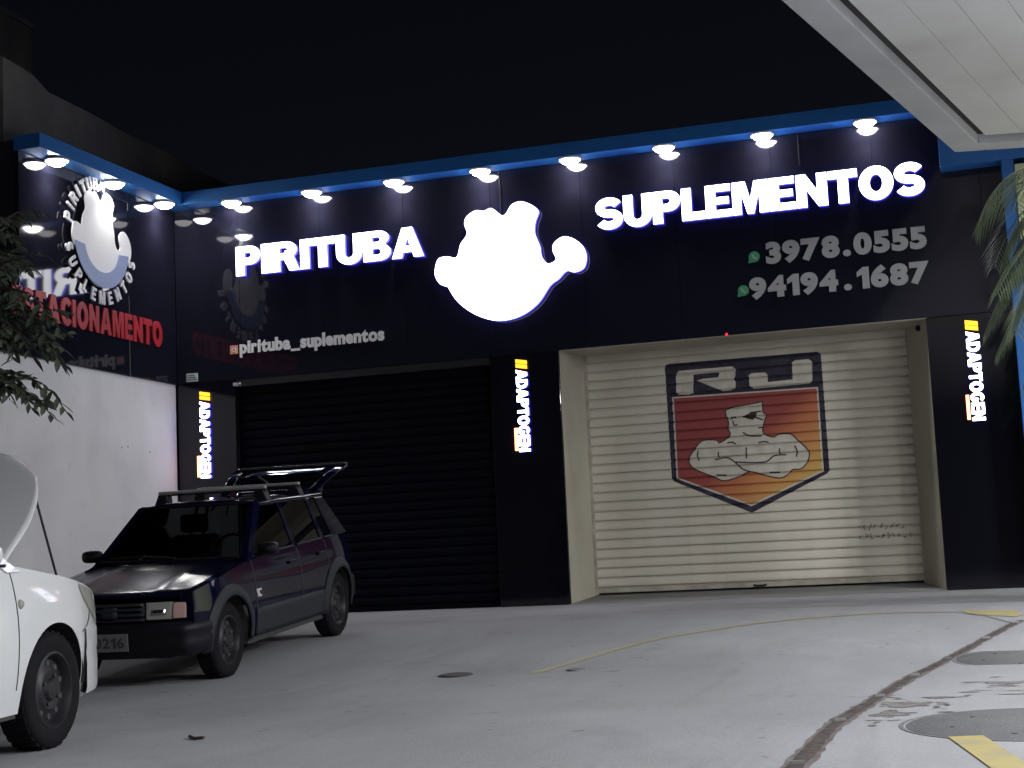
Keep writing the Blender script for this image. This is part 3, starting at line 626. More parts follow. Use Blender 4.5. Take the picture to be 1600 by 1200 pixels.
# ------------------------------------------------------------------ filling station canopy
cu_ = Vector((.1986, .9801)); cv = Vector((.975, .22)); A = Vector((5.735, -1.428))
def cp(s, t): p = A+cv*s-cu_*t; return (p.x, p.y)
can = empty('station_canopy', (A.x+6, A.y-8, 0), world=True); tag(can, 'large pale canopy roof of the filling station at upper right', 'canopy')
LW, LT = 14, 30
def frame_part(name, s0, s1, t0, t1, z0, z1, matn, bev=.01):
    return MB().prism([cp(s0, t0), cp(s1, t0), cp(s1, t1), cp(s0, t1)], lambda u, v, t: (u, v, t), z0, z1).build(name, matn, can, bevel=bev)
frame_part('edge_beam', 0, .33, 0, LT, 5.20, 6.1, 'canopy_rim'); frame_part('edge_beam', .332, LW, 0, .33, 5.20, 6.1, 'canopy_rim')
frame_part('edge_beam', LW-.33, LW, .332, LT, 5.20, 6.1, 'canopy_rim'); frame_part('edge_beam', .332, LW-.332, LT-.33, LT, 5.20, 6.1, 'canopy_rim')
frame_part('shadow_gap', .332, .42, .332, LT-.332, 5.31, 5.36, 'gap_dark', 0); frame_part('roof_deck', .34, LW-.34, .34, LT-.34, 5.95, 6.0, 'canopy_white', 0)
s = .42
while s < LW-.4:
    frame_part('ceiling_plank', s+.003, min(s+.40, LW-.34)-.003, .40, LT-.34, 5.275+random.uniform(0, .004), 5.30, 'canopy_white', .004); s += .40
for (s, t) in ((6.5, 5), (6.5, 17), (6.5, 26)):
    p = cp(s, t); MB().box(p[0]-.25, p[0]+.25, p[1]-.25, p[1]+.25, gz(p[1])-.05, 5.27).build('column', 'canopy_rim', can, bevel=.02)
def luminaire(s, t, label, power):
    p = cp(s, t); r = empty('canopy_lamp', (p[0], p[1], 5.274)); tag(r, label, 'lamp', 'square lamps under the station canopy'); r.rotation_euler.z = R(-13)
    MB().box(-.36, .36, -.36, .36, -.03, -.001).build('housing', 'lamp_body', r, bevel=.006); MB().box(-.31, .31, -.31, .31, -.036, -.031).build('diffuser', 'lum_glow', r)
    li = bpy.data.lights.new('canopy_lamp_beam', 'AREA'); li.shape = 'SQUARE'; li.size = .6; li.energy = power; li.color = (.97, .985, 1)
    lo = bpy.data.objects.new('canopy_lamp_beam', li); C.objects.link(lo); lo.parent = r; lo.location = (0, 0, -.05)
for k, (s, t) in enumerate(((7.6, 5.5), (11.2, 7.5), (7.6, 14.5), (11.2, 14.5), (9.4, 19.5), (12.6, 19.5))):
    luminaire(s, t, 'square lamp in the station canopy ceiling, '+('row nearest the shop', 'middle row', 'row farthest from the shop')[k//2]+(', inner side', ', outer side')[k % 2], (1150, 1150, 560, 1000, 800, 900)[k])
# ------------------------------------------------------------------ cars (x forward, y left, z up; origin under the front axle)
def lerp(a, c, t): return a+(c-a)*t
def make_wheel(root, x, y, rad, wid, rim_m, side, holes=8, style=0):
    w_ = empty('wheel', (x, y, rad)); w_.parent = root
    h = wid/2; s_ = side
    prof = [(rad*.64, -h*.9), (rad*.80, -h), (rad*.93, -h*.96), (rad*.985, -h*.80), (rad, -h*.5), (rad, h*.5), (rad*.985, h*.80), (rad*.93, h*.96), (rad*.80, h), (rad*.64, h*.9)]
    b = MB(); b.lathe([(r, t*s_) for r, t in prof], 48, 'y'); 
    b.build('tyre', 'rubber', w_, smooth=50, loc=(0, 0, 0))
    tr = MB()
    for k in range(30):
        a = 2*math.pi*k/30
        for t in (-.55, 0, .55):
            c, sn = math.cos(a), math.sin(a); q = []
            for dr in (-.004, .006):
                for da in (-.055, .055):
                    for dt in (-.2, .2): q.append(((rad+dr)*math.cos(a+da), (t+dt)*h, (rad+dr)*math.sin(a+da)))
            tr.add(q, [(0, 1, 3, 2), (4, 6, 7, 5), (0, 4, 5, 1), (2, 3, 7, 6), (0, 2, 6, 4), (1, 5, 7, 3)])
    o = tr.build('tread', 'rubber', w_, loc=(0, 0, 0)); o['kind'] = 'stuff'
    rp = [(rad*.66, -h*.85), (rad*.66, h*.93), (rad*.62, h*.97), (rad*.585, h*.80), (rad*.55, h*.45), (rad*.40, h*.55), (rad*.33, h*.72), (rad*.20, h*.66), (rad*.16, h*.86), (0, h*.90)]
    b = MB(); b.lathe([(r, t*s_) for r, t in rp], 40, 'y'); b.build('rim', rim_m, w_, smooth=35, loc=(0, 0, 0))
    for k in range(holes):
        a = 2*math.pi*(k+.5)/holes
        q = MB().lathe([(0, 0), (rad*.052, 0), (rad*.06, -.006*s_)], 10, 'y', (math.cos(a)*rad*.455, s_*h*.58, math.sin(a)*rad*.455)); q.build('rim_hole', 'gap_dark', w_, loc=(0, 0, 0))
    for k in range(4):
        a = 2*math.pi*(k+.5)/4+.3
        MB().lathe([(0, .012*s_), (.011, .012*s_), (.012, 0)], 6, 'y', (math.cos(a)*rad*.26, s_*h*.69, math.sin(a)*rad*.26)).build('wheel_nut', 'rim_steel', w_, loc=(0, 0, 0))
    return w_

class Car: pass
def car_shape(W=.775, nose=.70, tail=-3.04, wb=2.36, rad=.28, arch=.345, sill=.26, hoodz=(.735, .895), cowl=-.42, belt=(.905, .95), tap=.09, tapl=.62, tz=.58, nosebulge=.10):
    c = Car(); c.__dict__.update(locals())
    def hw(x):
        if x > nose-tapl: return W-tap*((x-(nose-tapl))/tapl)**2
        if x < tail+.55: return W-.05*((tail+.55-x)/.55)**2
        return W
    def top(x):
        if x > cowl: t = (nose-x)/(nose-cowl); return lerp(hoodz[0], hoodz[1], t**.8)
        return lerp(belt[0], belt[1], (cowl-x)/(cowl-tail))
    def ys(x, z):
        return hw(x)-(.055*((z-tz)/.35)**2 if z > tz else .03*((tz-z)/.3)**2)
    def bot(x):
        zb = sill+.03*max(0, (x-(nose-.4))/.4)
        for ax in (0, -wb):
            d = abs(x-ax)
            if d < arch: zb = max(zb, rad+math.sqrt(max(arch*arch-d*d, 0))*1.0)
        return zb
    def xf(y): return nose-nosebulge*abs(y/(W-tap))**2.6
    c.hw, c.top, c.ys, c.bot, c.xf = hw, top, ys, bot, xf
    xs = set(np.linspace(tail, nose-.06, 44))
    for ax in (0, -wb):
        for k in range(25): xs.add(ax+arch*math.cos(math.pi*k/24))
        xs.add(ax+arch+.004); xs.add(ax-arch-.004)
    c.xs = sorted(x for x in xs if tail <= x <= nose-.05)
    return c
def side_mesh(b, c, s_, z0f, z1f, x0, x1, off=0, rows=9):
    X = [x for x in c.xs if x0 <= x <= x1]; n = len(X)
    vs = []
    for x in X:
        for j in range(rows):
            z = lerp(z0f(x), z1f(x), j/(rows-1)); vs.append((x, s_*(c.ys(x, z)+off), z))
    fs = [(i*rows+j, (i+1)*rows+j, (i+1)*rows+j+1, i*rows+j+1) for i in range(n-1) for j in range(rows-1)]
    b.add(vs, fs)

def build_car(c, root, p):
    paint = p['paint']
    H = p['roof']; W = c.W; nose, tail, cowl, wb = c.nose, c.tail, c.cowl, c.wb
    hv = p.get('hood_frac', .90)
    # body shell: both sides, fender tops, cowl, tail, floor
    b = MB()
    for s_ in (-1, 1):
        side_mesh(b, c, s_, c.bot, c.top, tail, nose)
        # fender top strip beside the bonnet
        def ft(u, v, s_=s_):
            x = lerp(cowl-.02, nose-.06, u); y1 = c.ys(x, c.top(x)); y = lerp(y1*hv, y1, v)
            return (min(x, c.xf(y)), s_*y, c.top(x)+.03*(1-(y/y1)**2))
        b.grid(ft, 14, 4)
        # corner of nose: side panel to front face
        def nc(u, v, s_=s_):
            x0 = nose-.06; z = lerp(c.bot(x0), c.top(x0), v); y1 = c.ys(x0, z); y = lerp(y1, y1-.10, u); return (lerp(x0, c.xf(y)-.012, min(1, u*1.15)), s_*y, z)
        b.grid(nc, 5, 8)
        # sill return and wheel wells
        def sl(u, v, s_=s_):
            x = lerp(tail, nose-.06, u); return (x, s_*lerp(c.ys(x, c.sill), .45, v), c.sill+.01)
    def cw(u, v):
        y = lerp(-1, 1, u)*c.ys(cowl, c.top(cowl))*.98; return (lerp(cowl+.03, cowl-.10, v), y, c.top(cowl)+.03*(1-(y/c.hw(cowl))**2)-.012*v)
    if not p.get('open_hood'): b.grid(cw, 16, 3)
    # tail panel up to the load sill
    def tl(u, v):
        z = lerp(.34, p.get('tail_z', .62), v); y = lerp(-1, 1, u)*(c.ys(tail, z)-.0); return (tail-.03*(1-(u*2-1)**2), y, z)
    b.grid(tl, 14, 6)
    b.build('body', paint, root, smooth=45, loc=(0, 0, 0))
    u_ = MB(); u_.box(tail+.1, nose-.15, -.42, .42, .22, .27)
    for ax in (0, -wb):
        for s_ in (-1, 1):
            def ww(u, v, ax=ax, s_=s_):
                a = math.pi*u; r = c.arch+.012; return (ax+r*math.cos(a), s_*lerp(W-.035, .42, v), c.rad+r*math.sin(a))
            u_.grid(ww, 20, 3)
            u_.add([(ax+c.arch*1.05*math.cos(math.pi*k/16), s_*.43, c.rad+c.arch*1.05*math.sin(math.pi*k/16)) for k in range(17)]+[(ax, s_*.43, .2)], [(k, k+1, 17) for k in range(16)])
    for s_ in (-1, 1): u_.box(-wb+c.arch+.02, -c.arch-.02, s_*(W-.08)-.03, s_*(W-.08)+.03, .20, .30)
    u_.build('underbody', 'interior', root, loc=(0, 0, 0))
    # bonnet
    hb = MB()
    def hood(u, v):
        yy = lerp(-1, 1, u); x0 = cowl+.02; y = yy*hv*c.ys(lerp(x0, nose-.06, v), c.top(lerp(x0, nose-.06, v)))-.0; y -= math.copysign(.005, y) if abs(yy) > .99 else 0
        xe = c.xf(y)+.005
        if 'hood_end' in p: xe = p['hood_end']-.30*abs(yy)**2.6
        x = lerp(x0, xe, v); xx = min(x, nose-.06); z = c.top(xx)+.03*(1-.6*v)*(1-(y/c.ys(xx, c.top(xx)))**2)
        if v > .93: z -= .03*((v-.93)/.07)**2
        if p.get('hood_crease'): z += .007*math.exp(-((abs(y)-.36)/.05)**2)*(1-v*.4)
        return (x, y, z)
    hb.grid(hood, 34, 20)
    if p.get('open_hood'):
        hr = empty('bonnet', (cowl+.02, 0, c.top(cowl)+.02)); hr.parent = root; hr.rotation_euler = (0, -R(p['open_hood']), 0)
        off = (-(cowl+.02), 0, -(c.top(cowl)+.02))
        hb.build('skin', paint, hr, smooth=40, solid=.012, loc=off)
        ib = MB()
        def inner(u, v):
            x, y, z = hood(.06+.88*u, .06+.86*v); return (x, y, z-.035-.02*math.sin(math.pi*u)*math.sin(math.pi*v))
        ib.grid(inner, 24, 14); ib.build('inner_panel', 'hood_under', hr, smooth=True, solid=.01, loc=off)
        rb = MB()
        for uu in (.3, .5, .7): rb.tube([tuple(Vector(inner(uu, t/8))-Vector((0, 0, .012))) for t in range(9)], .02, 6)
        rb.build('stiffening_rib', 'hood_under', hr, smooth=True, loc=off)
    else:
        hb.build('bonnet', p.get('hood_mat', paint), root, smooth=40, loc=(0, 0, 0))
    # front: grille, lamps, indicators
    zl, zh = p['face']
    def patch(name, y0, y1, za, zb, matn, dx=0, solid=.03, n=10, parent=root, bev=0):
        q = MB(); q.grid(lambda u, v: (c.xf(lerp(y0, y1, u))+dx-.02*(lerp(za, zb, v)-za)/(zb-za+1e-6), lerp(y0, y1, u), lerp(za, zb, v)), n, 4)
        return q.build(name, matn, parent, smooth=True, solid=solid, bevel=bev, loc=(0, 0, 0))
    yl0, yl1, yi = p['lamp_y']
    patch('front_panel', -yi, yi, zl-.06, zh+.004, p.get('face_mat', 'plastic_black'), -.03)
    g = patch('grille', -yl0+.01, yl0-.01, zl, zh, 'plastic_black', -.012)
    for k, t in enumerate((.02, .34, .66, .96)):
        z = lerp(zl, zh, t); patch('grille_bar', -yl0+.012, yl0-.012, z-.008, z+.008, 'plastic_grey' if k not in (3,) else 'rim_steel', .006, .012, 12, g)
    patch('grille_badge', -.075, .075, zl+.015, zh-.015, 'plastic_grey', .012, .01, 4, g)
    for s_ in (-1, 1):
        q = patch('headlight', *sorted((s_*yl0, s_*yl1)), zl-.005, zh+.002, 'lens', 0, .03, 8, bev=.006)
        patch('reflector', *sorted((s_*(yl0+.04), s_*(yl1-.05))), zl+.03, zh-.035, 'chrome', .002, .004, 6, q)
        patch('indicator', *sorted((s_*(yl1+.008), s_*yi)), zl, zh-.005, p.get('ind', 'lens_pink'), .010, .03, 6, bev=.005)
    # bumper wrapped round the nose
    bz0, bz1, bd = p['bumper']
    path = []
    ya = c.ys(nose-.10, .45)
    for x in np.linspace(c.arch+.02, nose-.16, 5): path.append((x, c.ys(x, .45)+.014, 0, 1))
    for k in range(1, 6):
        t = k/6*math.pi/2; path.append((nose-.16+(.16+bd-c.nosebulge*.75)*math.sin(t), ya+.014-.10*(1-math.cos(t)), math.sin(t), math.cos(t)))
    for y in np.linspace(ya-.10, 0, 8)[0:]: path.append((c.xf(y)+bd, y, 1, 0))
    full = path+[(x, -y, nx, -ny) for x, y, nx, ny in path[::-1][1:]]
    secp = [(-.10, bz0+.02), (-.03, bz0), (0, bz0+.03), (.012, lerp(bz0, bz1, .45)), (.0, lerp(bz0, bz1, .62)), (.016, lerp(bz0, bz1, .72)), (.010, bz1-.02), (-.02, bz1), (-.10, bz1+.004)]
    secp = [(d*p.get('bumper_round', 1) if d > -.05 else d, z) for d, z in secp]
    q = MB(); m = len(secp)
    q.add([(x+nx*d, y+ny*d, z) for x, y, nx, ny in full for d, z in secp], [(i*m+j, (i+1)*m+j, (i+1)*m+j+1, i*m+j+1) for i in range(len(full)-1) for j in range(m-1)])
    bm_ = q.build('bumper', p['bumper_mat'], root, smooth=50, loc=(0, 0, 0))
    pz = lerp(bz0, bz1, .5)
    pr = MB().box(nose+bd+.012, nose+bd+.022, -.20, .20, pz-.065, pz+.065).build('number_plate', 'number_plate', root, bevel=.004, loc=(0, 0, 0))
    if p.get('plate'):
        word(p['plate'], pr, -.17, .34, pz-.038, .075, lambda u, v, t: (nose+bd+.0225+t, u, v), .002, ['ink'], .02, .08, name='plate_character')
    # rear bumper
    MB().box(tail-.10, tail+.02, -c.hw(tail)-.0, c.hw(tail), .30, .52).build('rear_bumper', p['bumper_mat'], root, bevel=.04, loc=(0, 0, 0))
    # greenhouse
    WB = p.get('ws_base', W-.085); zc = c.top(cowl)+.02; A0 = (cowl-.03, W-.075, zc); xr, yr = p['ws_top']; Bz = H-.03
    A1 = (xr, yr, Bz)
    ws = MB(); ws.grid(lambda u, v: (lerp(cowl-.02, xr, v)+.07*(1-(2*u-1)**2)*(1-.4*v), lerp(-1, 1, u)*lerp(WB, yr-.02, v), lerp(zc, Bz, v)), 16, 8)
    ws.build('windscreen', 'car_glass', root, smooth=True, loc=(0, 0, 0))
    fr = MB()
    for pts in ([(lerp(cowl-.02, xr, 1)+.07*(1-(2*u-1)**2)*.6, lerp(-1, 1, u)*(yr-.01), Bz) for u in np.linspace(0, 1, 12)], [(cowl-.02+.07*(1-(2*u-1)**2)+.006, lerp(-1, 1, u)*(WB), zc-.004) for u in np.linspace(0, 1, 12)]):
        fr.tube(pts, .014, 6)
    fr.build('windscreen_seal', 'plastic_black', root, smooth=True, loc=(0, 0, 0))
    rt = p['roof_tail']
    rf = MB()
    def roof(u, v):
        yy = lerp(-1, 1, u); x = lerp(xr-.0, rt, v); e = abs(yy)**4
        return (x+.05*(1-yy*yy)*(1-v)*1.0-.0, yy*(yr+.012+.02*math.sin(math.pi*v)), H-.045*e+.012*math.sin(math.pi*min(1, v*1.0)))
    rf.grid(roof, 24, 16); rf.build('roof', paint, root, smooth=60, solid=.03, loc=(0, 0, 0))
    def gy(z): return lerp(W-.055, yr+.010, (z-zc)/(Bz-zc))
    def panel(name, poly, matn, s_, t0=0, t1=.03, parent=root):
        q = MB(); q.prism(poly, lambda u, v, t: (u, s_*(gy(v)-t), v), t0, t1); return q.build(name, matn, parent, bevel=.004 if matn == paint else 0, loc=(0, 0, 0))
    zt = H-.055
    bx, cx_ = p['bpil'], p['cpil']
    for s_ in (-1, 1):
        panel('windscreen_pillar', [(cowl+.03, zc-.05), (cowl-.10, zc-.05), (xr-.09, zt), (xr-.09, Bz+.005), (xr+.015, Bz+.005)], paint, s_, -.004, .05)
        panel('roof_rail', [(xr-.092, zt), (rt+.002, zt), (rt+.002, Bz+.005), (xr-.092, Bz+.005)], paint, s_)
        belt = lambda x: c.top(x)-.005
        panel('pillar', [(bx+.04, belt(bx)), (bx-.05, belt(bx)), (bx-.05, zt-.002), (bx+.02, zt-.002)], paint, s_)
        panel('pillar', [(cx_+.04, belt(cx_)), (cx_-.05, belt(cx_)), (cx_-.04, zt-.002), (cx_+.04, zt-.002)], paint, s_)
        panel('rear_pillar', [(rt+.13, belt(rt)), (tail+.04, belt(tail)), (rt+.004, zt-.002), (rt+.20, zt-.002)], paint, s_)
        for (xa, xb, xc, xd) in ((cowl-.105, bx+.042, bx+.022, xr-.095), (bx-.052, cx_+.042, cx_+.042, bx-.052), (cx_-.052, rt+.132, rt+.202, cx_-.042)):
            panel('side_window', [(xa, belt(xa)), (xb, belt(xb)), (xc, zt-.002), (xd, zt-.002)], 'car_glass', s_, .010, .014)
            sl_ = MB(); sl_.tube([(xa, s_*(gy(belt(xa))+.002), belt(xa)+.008), (xb, s_*(gy(belt(xb))+.002), belt(xb)+.008)], .009, 6); sl_.build('window_seal', 'plastic_black', root, smooth=True, loc=(0, 0, 0))
        # door gap lines and handles
        for xg in (cowl-.06, bx-.01, cx_-.0):
            pts = [(xg, s_*(c.ys(xg, z)+.001), z) for z in np.linspace(max(c.bot(xg), .34), c.top(xg)-.01, 9)]
            q = MB(); q.tube(pts, .0035, 4); q.build('door_gap', 'gap_dark', root, loc=(0, 0, 0))
        for xg in (bx+.17, cx_+.16):
            z = c.top(xg)-.12; q = MB(); q.box(xg-.07, xg+.07, s_*(c.ys(xg, z)+.012)-.012, s_*(c.ys(xg, z)+.012)+.012, z-.014, z+.014); q.build('door_handle', 'plastic_black', root, bevel=.008, loc=(0, 0, 0))
        # door mirror
        mx, mz = cowl+p.get('mirror_x', -.20), c.top(cowl)+.06
        q = MB(); 
        def shell(u, v, s_=s_):
            a = math.pi*2*u; r = math.sin(math.pi*min(v, .5))if v < .5 else 1
            return (mx+.075*(.5-v)*2*.6+.03, s_*(W+.065+.085*r*math.copysign(abs(math.cos(a))**.6, math.cos(a))), mz+.05*r*math.copysign(abs(math.sin(a))**.6, math.sin(a)))
        q.grid(shell, 20, 8); q.build('mirror', p['mirror_mat'], root, smooth=True, loc=(0, 0, 0))
        q = MB(); q.tube([(mx+.02, s_*(W-.06), mz-.06), (mx+.03, s_*(W+.03), mz-.03)], .02, 8); q.build('mirror_arm', 'plastic_black', root, smooth=True, loc=(0, 0, 0))
    # cabin
    MB().box(cowl-.32, cowl-.02, -W+.12, W-.12, .55, zc-.03).build('dashboard', 'interior', root, bevel=.04, loc=(0, 0, 0))
    for s_ in (-1, 1):
        MB().box(-1.75, -1.60, s_*.36-.23, s_*.36+.23, .40, 1.02).build('seat_back', 'interior', root, bevel=.05, loc=(0, 0, 0))
        MB().box(-1.70, -1.62, s_*.36-.13, s_*.36+.13, 1.04, 1.20).build('headrest', 'interior', root, bevel=.03, loc=(0, 0, 0))
    q = MB(); q.lathe([(.175, -.012), (.187, 0), (.175, .012), (.163, 0)], 24, 'y', (0, 0, 0), True); o = q.build('steering_wheel', 'interior', root, smooth=True, loc=(cowl-.46, .36, zc-.02)); o.rotation_euler = (0, 0, R(90)); o.rotation_euler = (R(0), R(-25), R(90))
    MB().box(tail+.1, cowl-.1, -W+.1, W-.1, .26, .30).build('cabin_floor', 'interior', root, loc=(0, 0, 0))
    for ax in (0, -wb):
        for s_ in (-1, 1): make_wheel(root, ax, s_*(W-.115), c.rad, p['tyre_w'], p['rim'], s_, p['holes'])
    return dict(A0=A0, A1=A1, roof=roof, gy=gy, zc=zc)

# the dark hatchback with its tailgate up
cd = car_shape(W=.72, nose=.60, tail=-2.80, rad=.285, hoodz=(.69, .855), cowl=-.42, belt=(.87, .92), tap=.07, tapl=.5, tz=.55, nosebulge=.07)
car1 = empty('parked_car', (.168-.62*.998, -8.184-.62*.058, .114), (0, R(4.7), math.atan2(-.998, .058)))
tag(car1, 'dark navy hatchback with roof bars and raised tailgate facing the viewer', 'car')
i1 = build_car(cd, car1, dict(paint='car_navy', roof=1.325, face=(.525, .645), lamp_y=(.30, .50, .605), bumper=(.25, .495, .07), bumper_mat='plastic_black', plate='S 0216', ws_top=(-.98, .515), ws_base=.60, roof_tail=-2.50,
     bpil=-1.45, cpil=-2.12, mirror_mat='plastic_black', tyre_w=.165, rim='rim_dark', holes=8, tail_z=.60, hood_crease=True, hood_mat='bonnet_navy'))
# grey lower cladding and wheel arch flares
for s_ in (-1, 1):
    b = MB(); side_mesh(b, cd, s_, lambda x: .25, lambda x: .475+.012*math.sin(x), -2.36+.41, -.41, .014, 6); b.build('side_cladding', 'plastic_grey', car1, smooth=True, solid=.02, loc=(0, 0, 0))
    for ax in (0, -2.36):
        b = MB()
        def fl(u, v, ax=ax, s_=s_):
            a = lerp(-.12, math.pi+.12, u); r = lerp(.335, .425, v); x = ax+r*math.cos(a); z = cd.rad+r*math.sin(a)
            return (x, s_*(cd.ys(min(x, .64), z)+.010+.022*math.sin(math.pi*min(1, .25+v))), z)
        b.grid(fl, 28, 5); b.build('wheel_arch_flare', 'plastic_grey', car1, smooth=True, solid=.015, loc=(0, 0, 0))
    # small pale badge behind the front wheel
    b = MB(); yb = cd.ys(-.55, .60)+.002
    b.prism([(-.47, .62), (-.57, .62), (-.57, .604), (-.52, .604), (-.54, .57), (-.57, .57), (-.57, .555), (-.50, .555), (-.48, .59)], lambda u, v, t: (u, s_*(yb+t), v), 0, .005); b.build('side_badge', 'letter_grey', car1, loc=(0, 0, 0))
# wiper
b = MB(); b.tube([(-.33, .10, .905), (-.37, -.22, .925), (-.41, -.50, .915)], .012, 6); b.tube([(-.33, -.22, .90), (-.39, -.18, .93)], .01, 6); b.build('wiper', 'plastic_black', car1, smooth=True, loc=(0, 0, 0))
# roof bars
for x in (-1.30, -2.05):
    rk = empty('roof_bar', (x, 0, 1.31)); rk.parent = car1
    MB().box(-.025, .025, -.50, .50, .085, .112).build('bar', 'bar_alu', rk, bevel=.010)
    MB().box(-.022, .022, -.502, .502, .070, .084).build('bar_base', 'plastic_black', rk)
    for s_ in (-1, 1):
        MB().prism([(.41*s_, .083), (.485*s_, .083), (.53*s_, -.02), (.49*s_, -.03), (.40*s_, .015)], lambda u, v, t: (t, u, v), -.055, .055).build('foot', 'plastic_black', rk, bevel=.008)
# raised tailgate
tg = empty('tailgate', (-2.50, 0, 1.325)); tg.parent = car1; tg.rotation_euler = (0, R(20), 0)
def tgp(u, v, dz=0): return (-v*.64, lerp(-1, 1, u)*lerp(.49, .60, v), dz+.05*math.sin(math.pi*v)*.6)
b = MB()
def ring_patch(u0, u1, v0, v1): b.grid(lambda u, v: tgp(lerp(u0, u1, u), lerp(v0, v1, v)), 8, 8)
ring_patch(0, .09, .0, 1); ring_patch(.91, 1, 0, 1); ring_patch(.09, .91, 0, .08); ring_patch(.09, .91, .60, 1)
b.build('frame', 'car_navy', tg, smooth=40, solid=.02)
b = MB(); b.grid(lambda u, v: tgp(lerp(.09, .91, u), lerp(.08, .60, v), -.006), 10, 8); b.build('rear_window', 'car_glass', tg, smooth=True)
b = MB(); b.tube([tgp(u, 1, .01) for u in np.linspace(.02, .98, 9)], .016, 6); b.build('edge_trim', 'chrome', tg, smooth=True)
b = MB(); b.tube([tuple(Vector(tgp(.5, .09, .012))), tuple(Vector(tgp(.42, .3, .02))), tuple(Vector(tgp(.30, .52, .014)))], .010, 6); b.build('rear_wiper', 'plastic_black', tg, smooth=True)
for s_ in (-1, 1):
    b = MB(); b.tube([(-2.56, s_*.46, 1.14), (-2.70, s_*.46, 1.36)], .011, 8); b.build('gas_strut', 'steel_dark', car1, smooth=True, loc=(0, 0, 0))

# the white car with its bonnet up, facing the shop
cw_ = car_shape(W=.825, nose=.84, tail=-3.1, wb=2.50, rad=.30, arch=.345, sill=.22, hoodz=(.74, .95), cowl=-.34, belt=(.95, 1.02), tap=.20, tapl=.80, tz=.60, nosebulge=.24)
hd = R(96.5)
rw = Vector((1.12, -11.94)); fx = Vector((math.cos(hd), math.sin(hd))); lf = Vector((-fx.y, fx.x)); o_ = rw+lf*.71
car2 = empty('open_bonnet_car', (o_.x, o_.y, gz(-11.94)+.0), (0, -R(1.5), hd))
tag(car2, 'white car with its bonnet propped open at the left edge', 'car')
i2 = build_car(cw_, car2, dict(paint='car_white', roof=1.46, face=(.60, .735), lamp_y=(.34, .50, .58), bumper=(.24, .60, .05), bumper_mat='car_white', face_mat='car_white', ind='lens', plate=None, ws_top=(-1.15, .60), roof_tail=-2.6,
     bpil=-1.55, cpil=-2.3, mirror_mat='car_white', tyre_w=.185, rim='rim_dark', holes=10, tail_z=.95, open_hood=48, hood_frac=.90, hood_end=.72, mirror_x=-.50, bumper_round=.3))
b = MB(); b.box(-.50, .60, -.60, .60, .45, .70); b.build('engine_bay', 'interior', car2, loc=(0, 0, 0))
b = MB(); b.box(-.2, .30, -.30, .32, .70, .80); b.build('engine_cover', 'plastic_black', car2, bevel=.03, loc=(0, 0, 0))
b = MB(); b.tube([(.46, -.60, .82), (.16, -.62, 1.34)], .007, 8); b.build('prop_rod', 'steel_dark', car2, smooth=True, loc=(0, 0, 0))
for s_ in (-1, 1):
    # wraparound headlight on each wing and small round repeater
    b = MB()
    def hl(u, v, s_=s_):
        x = lerp(.34, .70, u); zt_ = cw_.top(min(x, .70))-.012; zb_ = lerp(zt_-.03, .60, u**.7); z = lerp(zb_, zt_, v); return (x, s_*(cw_.ys(x, z)+.004), z)
    b.grid(hl, 12, 5); b.build('wing_lamp', 'lens', car2, smooth=True, loc=(0, 0, 0))
    b = MB(); b.lathe([(0, .014*s_), (.018, .012*s_), (.026, 0)], 14, 'y', (-.36, s_*(cw_.ys(-.36, .76)), .76)); b.build('side_repeater', 'lens', car2, smooth=True, loc=(0, 0, 0))
    b = MB(); b.tube([(x, s_*(cw_.ys(x, z)+.001), z) for x, z in ((.325, .575), (.40, .60), (.46, .64), (.50, .70))], .004, 4); b.build('bumper_gap', 'gap_dark', car2, loc=(0, 0, 0))
# ------------------------------------------------------------------ plants
def leaf_mesh(name, ln, wd, matn, fold=.25):
    b = MB(); pr = [(0, .05), (.25, .8), (.5, 1), (.75, .65), (1, 0)]
    vs = []; 
    for t, ww in pr: vs += [(t*ln, -ww*wd/2, fold*ww*wd/2-.12*ln*t*t), (t*ln, 0, -.12*ln*t*t), (t*ln, ww*wd/2, fold*ww*wd/2-.12*ln*t*t)]
    fs = []
    for i in range(4): fs += [(3*i, 3*i+3, 3*i+4, 3*i+1), (3*i+1, 3*i+4, 3*i+5, 3*i+2)]
    b.add(vs, fs); return b.mesh(name, matn, True)
def bez(pts, n):
    return [Vector(p) for p in smooth2(pts, n)]
tr = empty('street_tree', (-1.45, -9.25, gz(-9.25)), world=True); tag(tr, 'dark leafy tree reaching in from the left edge before the wing sign', 'tree')
rt_ = random.Random(21)
T0 = Vector((-1.45, -9.25, .1))
trunk = bez([tuple(T0), (-1.50, -9.22, 1.2), (-1.42, -9.3, 2.2), (-1.35, -9.25, 3.0)], 5)
b = MB(); b.tube(trunk, [lerp(.11, .06, i/(len(trunk)-1)) for i in range(len(trunk))], 10)
limb_ends = []
# limbs: (start height index, end point)
LIMBS = [(2.2, (-.66, -9.3, 2.34)), (2.1, (-.78, -9.3, 2.28)), (2.4, (-.60, -9.35, 2.62)), (2.6, (-.60, -9.35, 2.85)), (2.7, (-.70, -9.4, 3.0)), (2.8, (-.78, -9.45, 3.25)), (2.9, (-.85, -9.5, 3.45)), (2.5, (-.80, -9.45, 2.75)), (2.6, (-.85, -9.3, 2.95)), (2.8, (-.95, -9.4, 3.2)), (2.5, (-.72, -9.2, 2.7)), (3.0, (-1.0, -9.1, 3.7)), (3.0, (-1.7, -9.5, 3.9)), (2.6, (-2.2, -9.2, 3.2)), (2.9, (-1.4, -8.6, 3.5)), (2.8, (-1.3, -10, 3.4)), (2.3, (-.90, -9.5, 2.45)), (2.5, (-1.9, -8.8, 2.6)), (2.2, (-.85, -9.35, 2.35))]
twigs = []
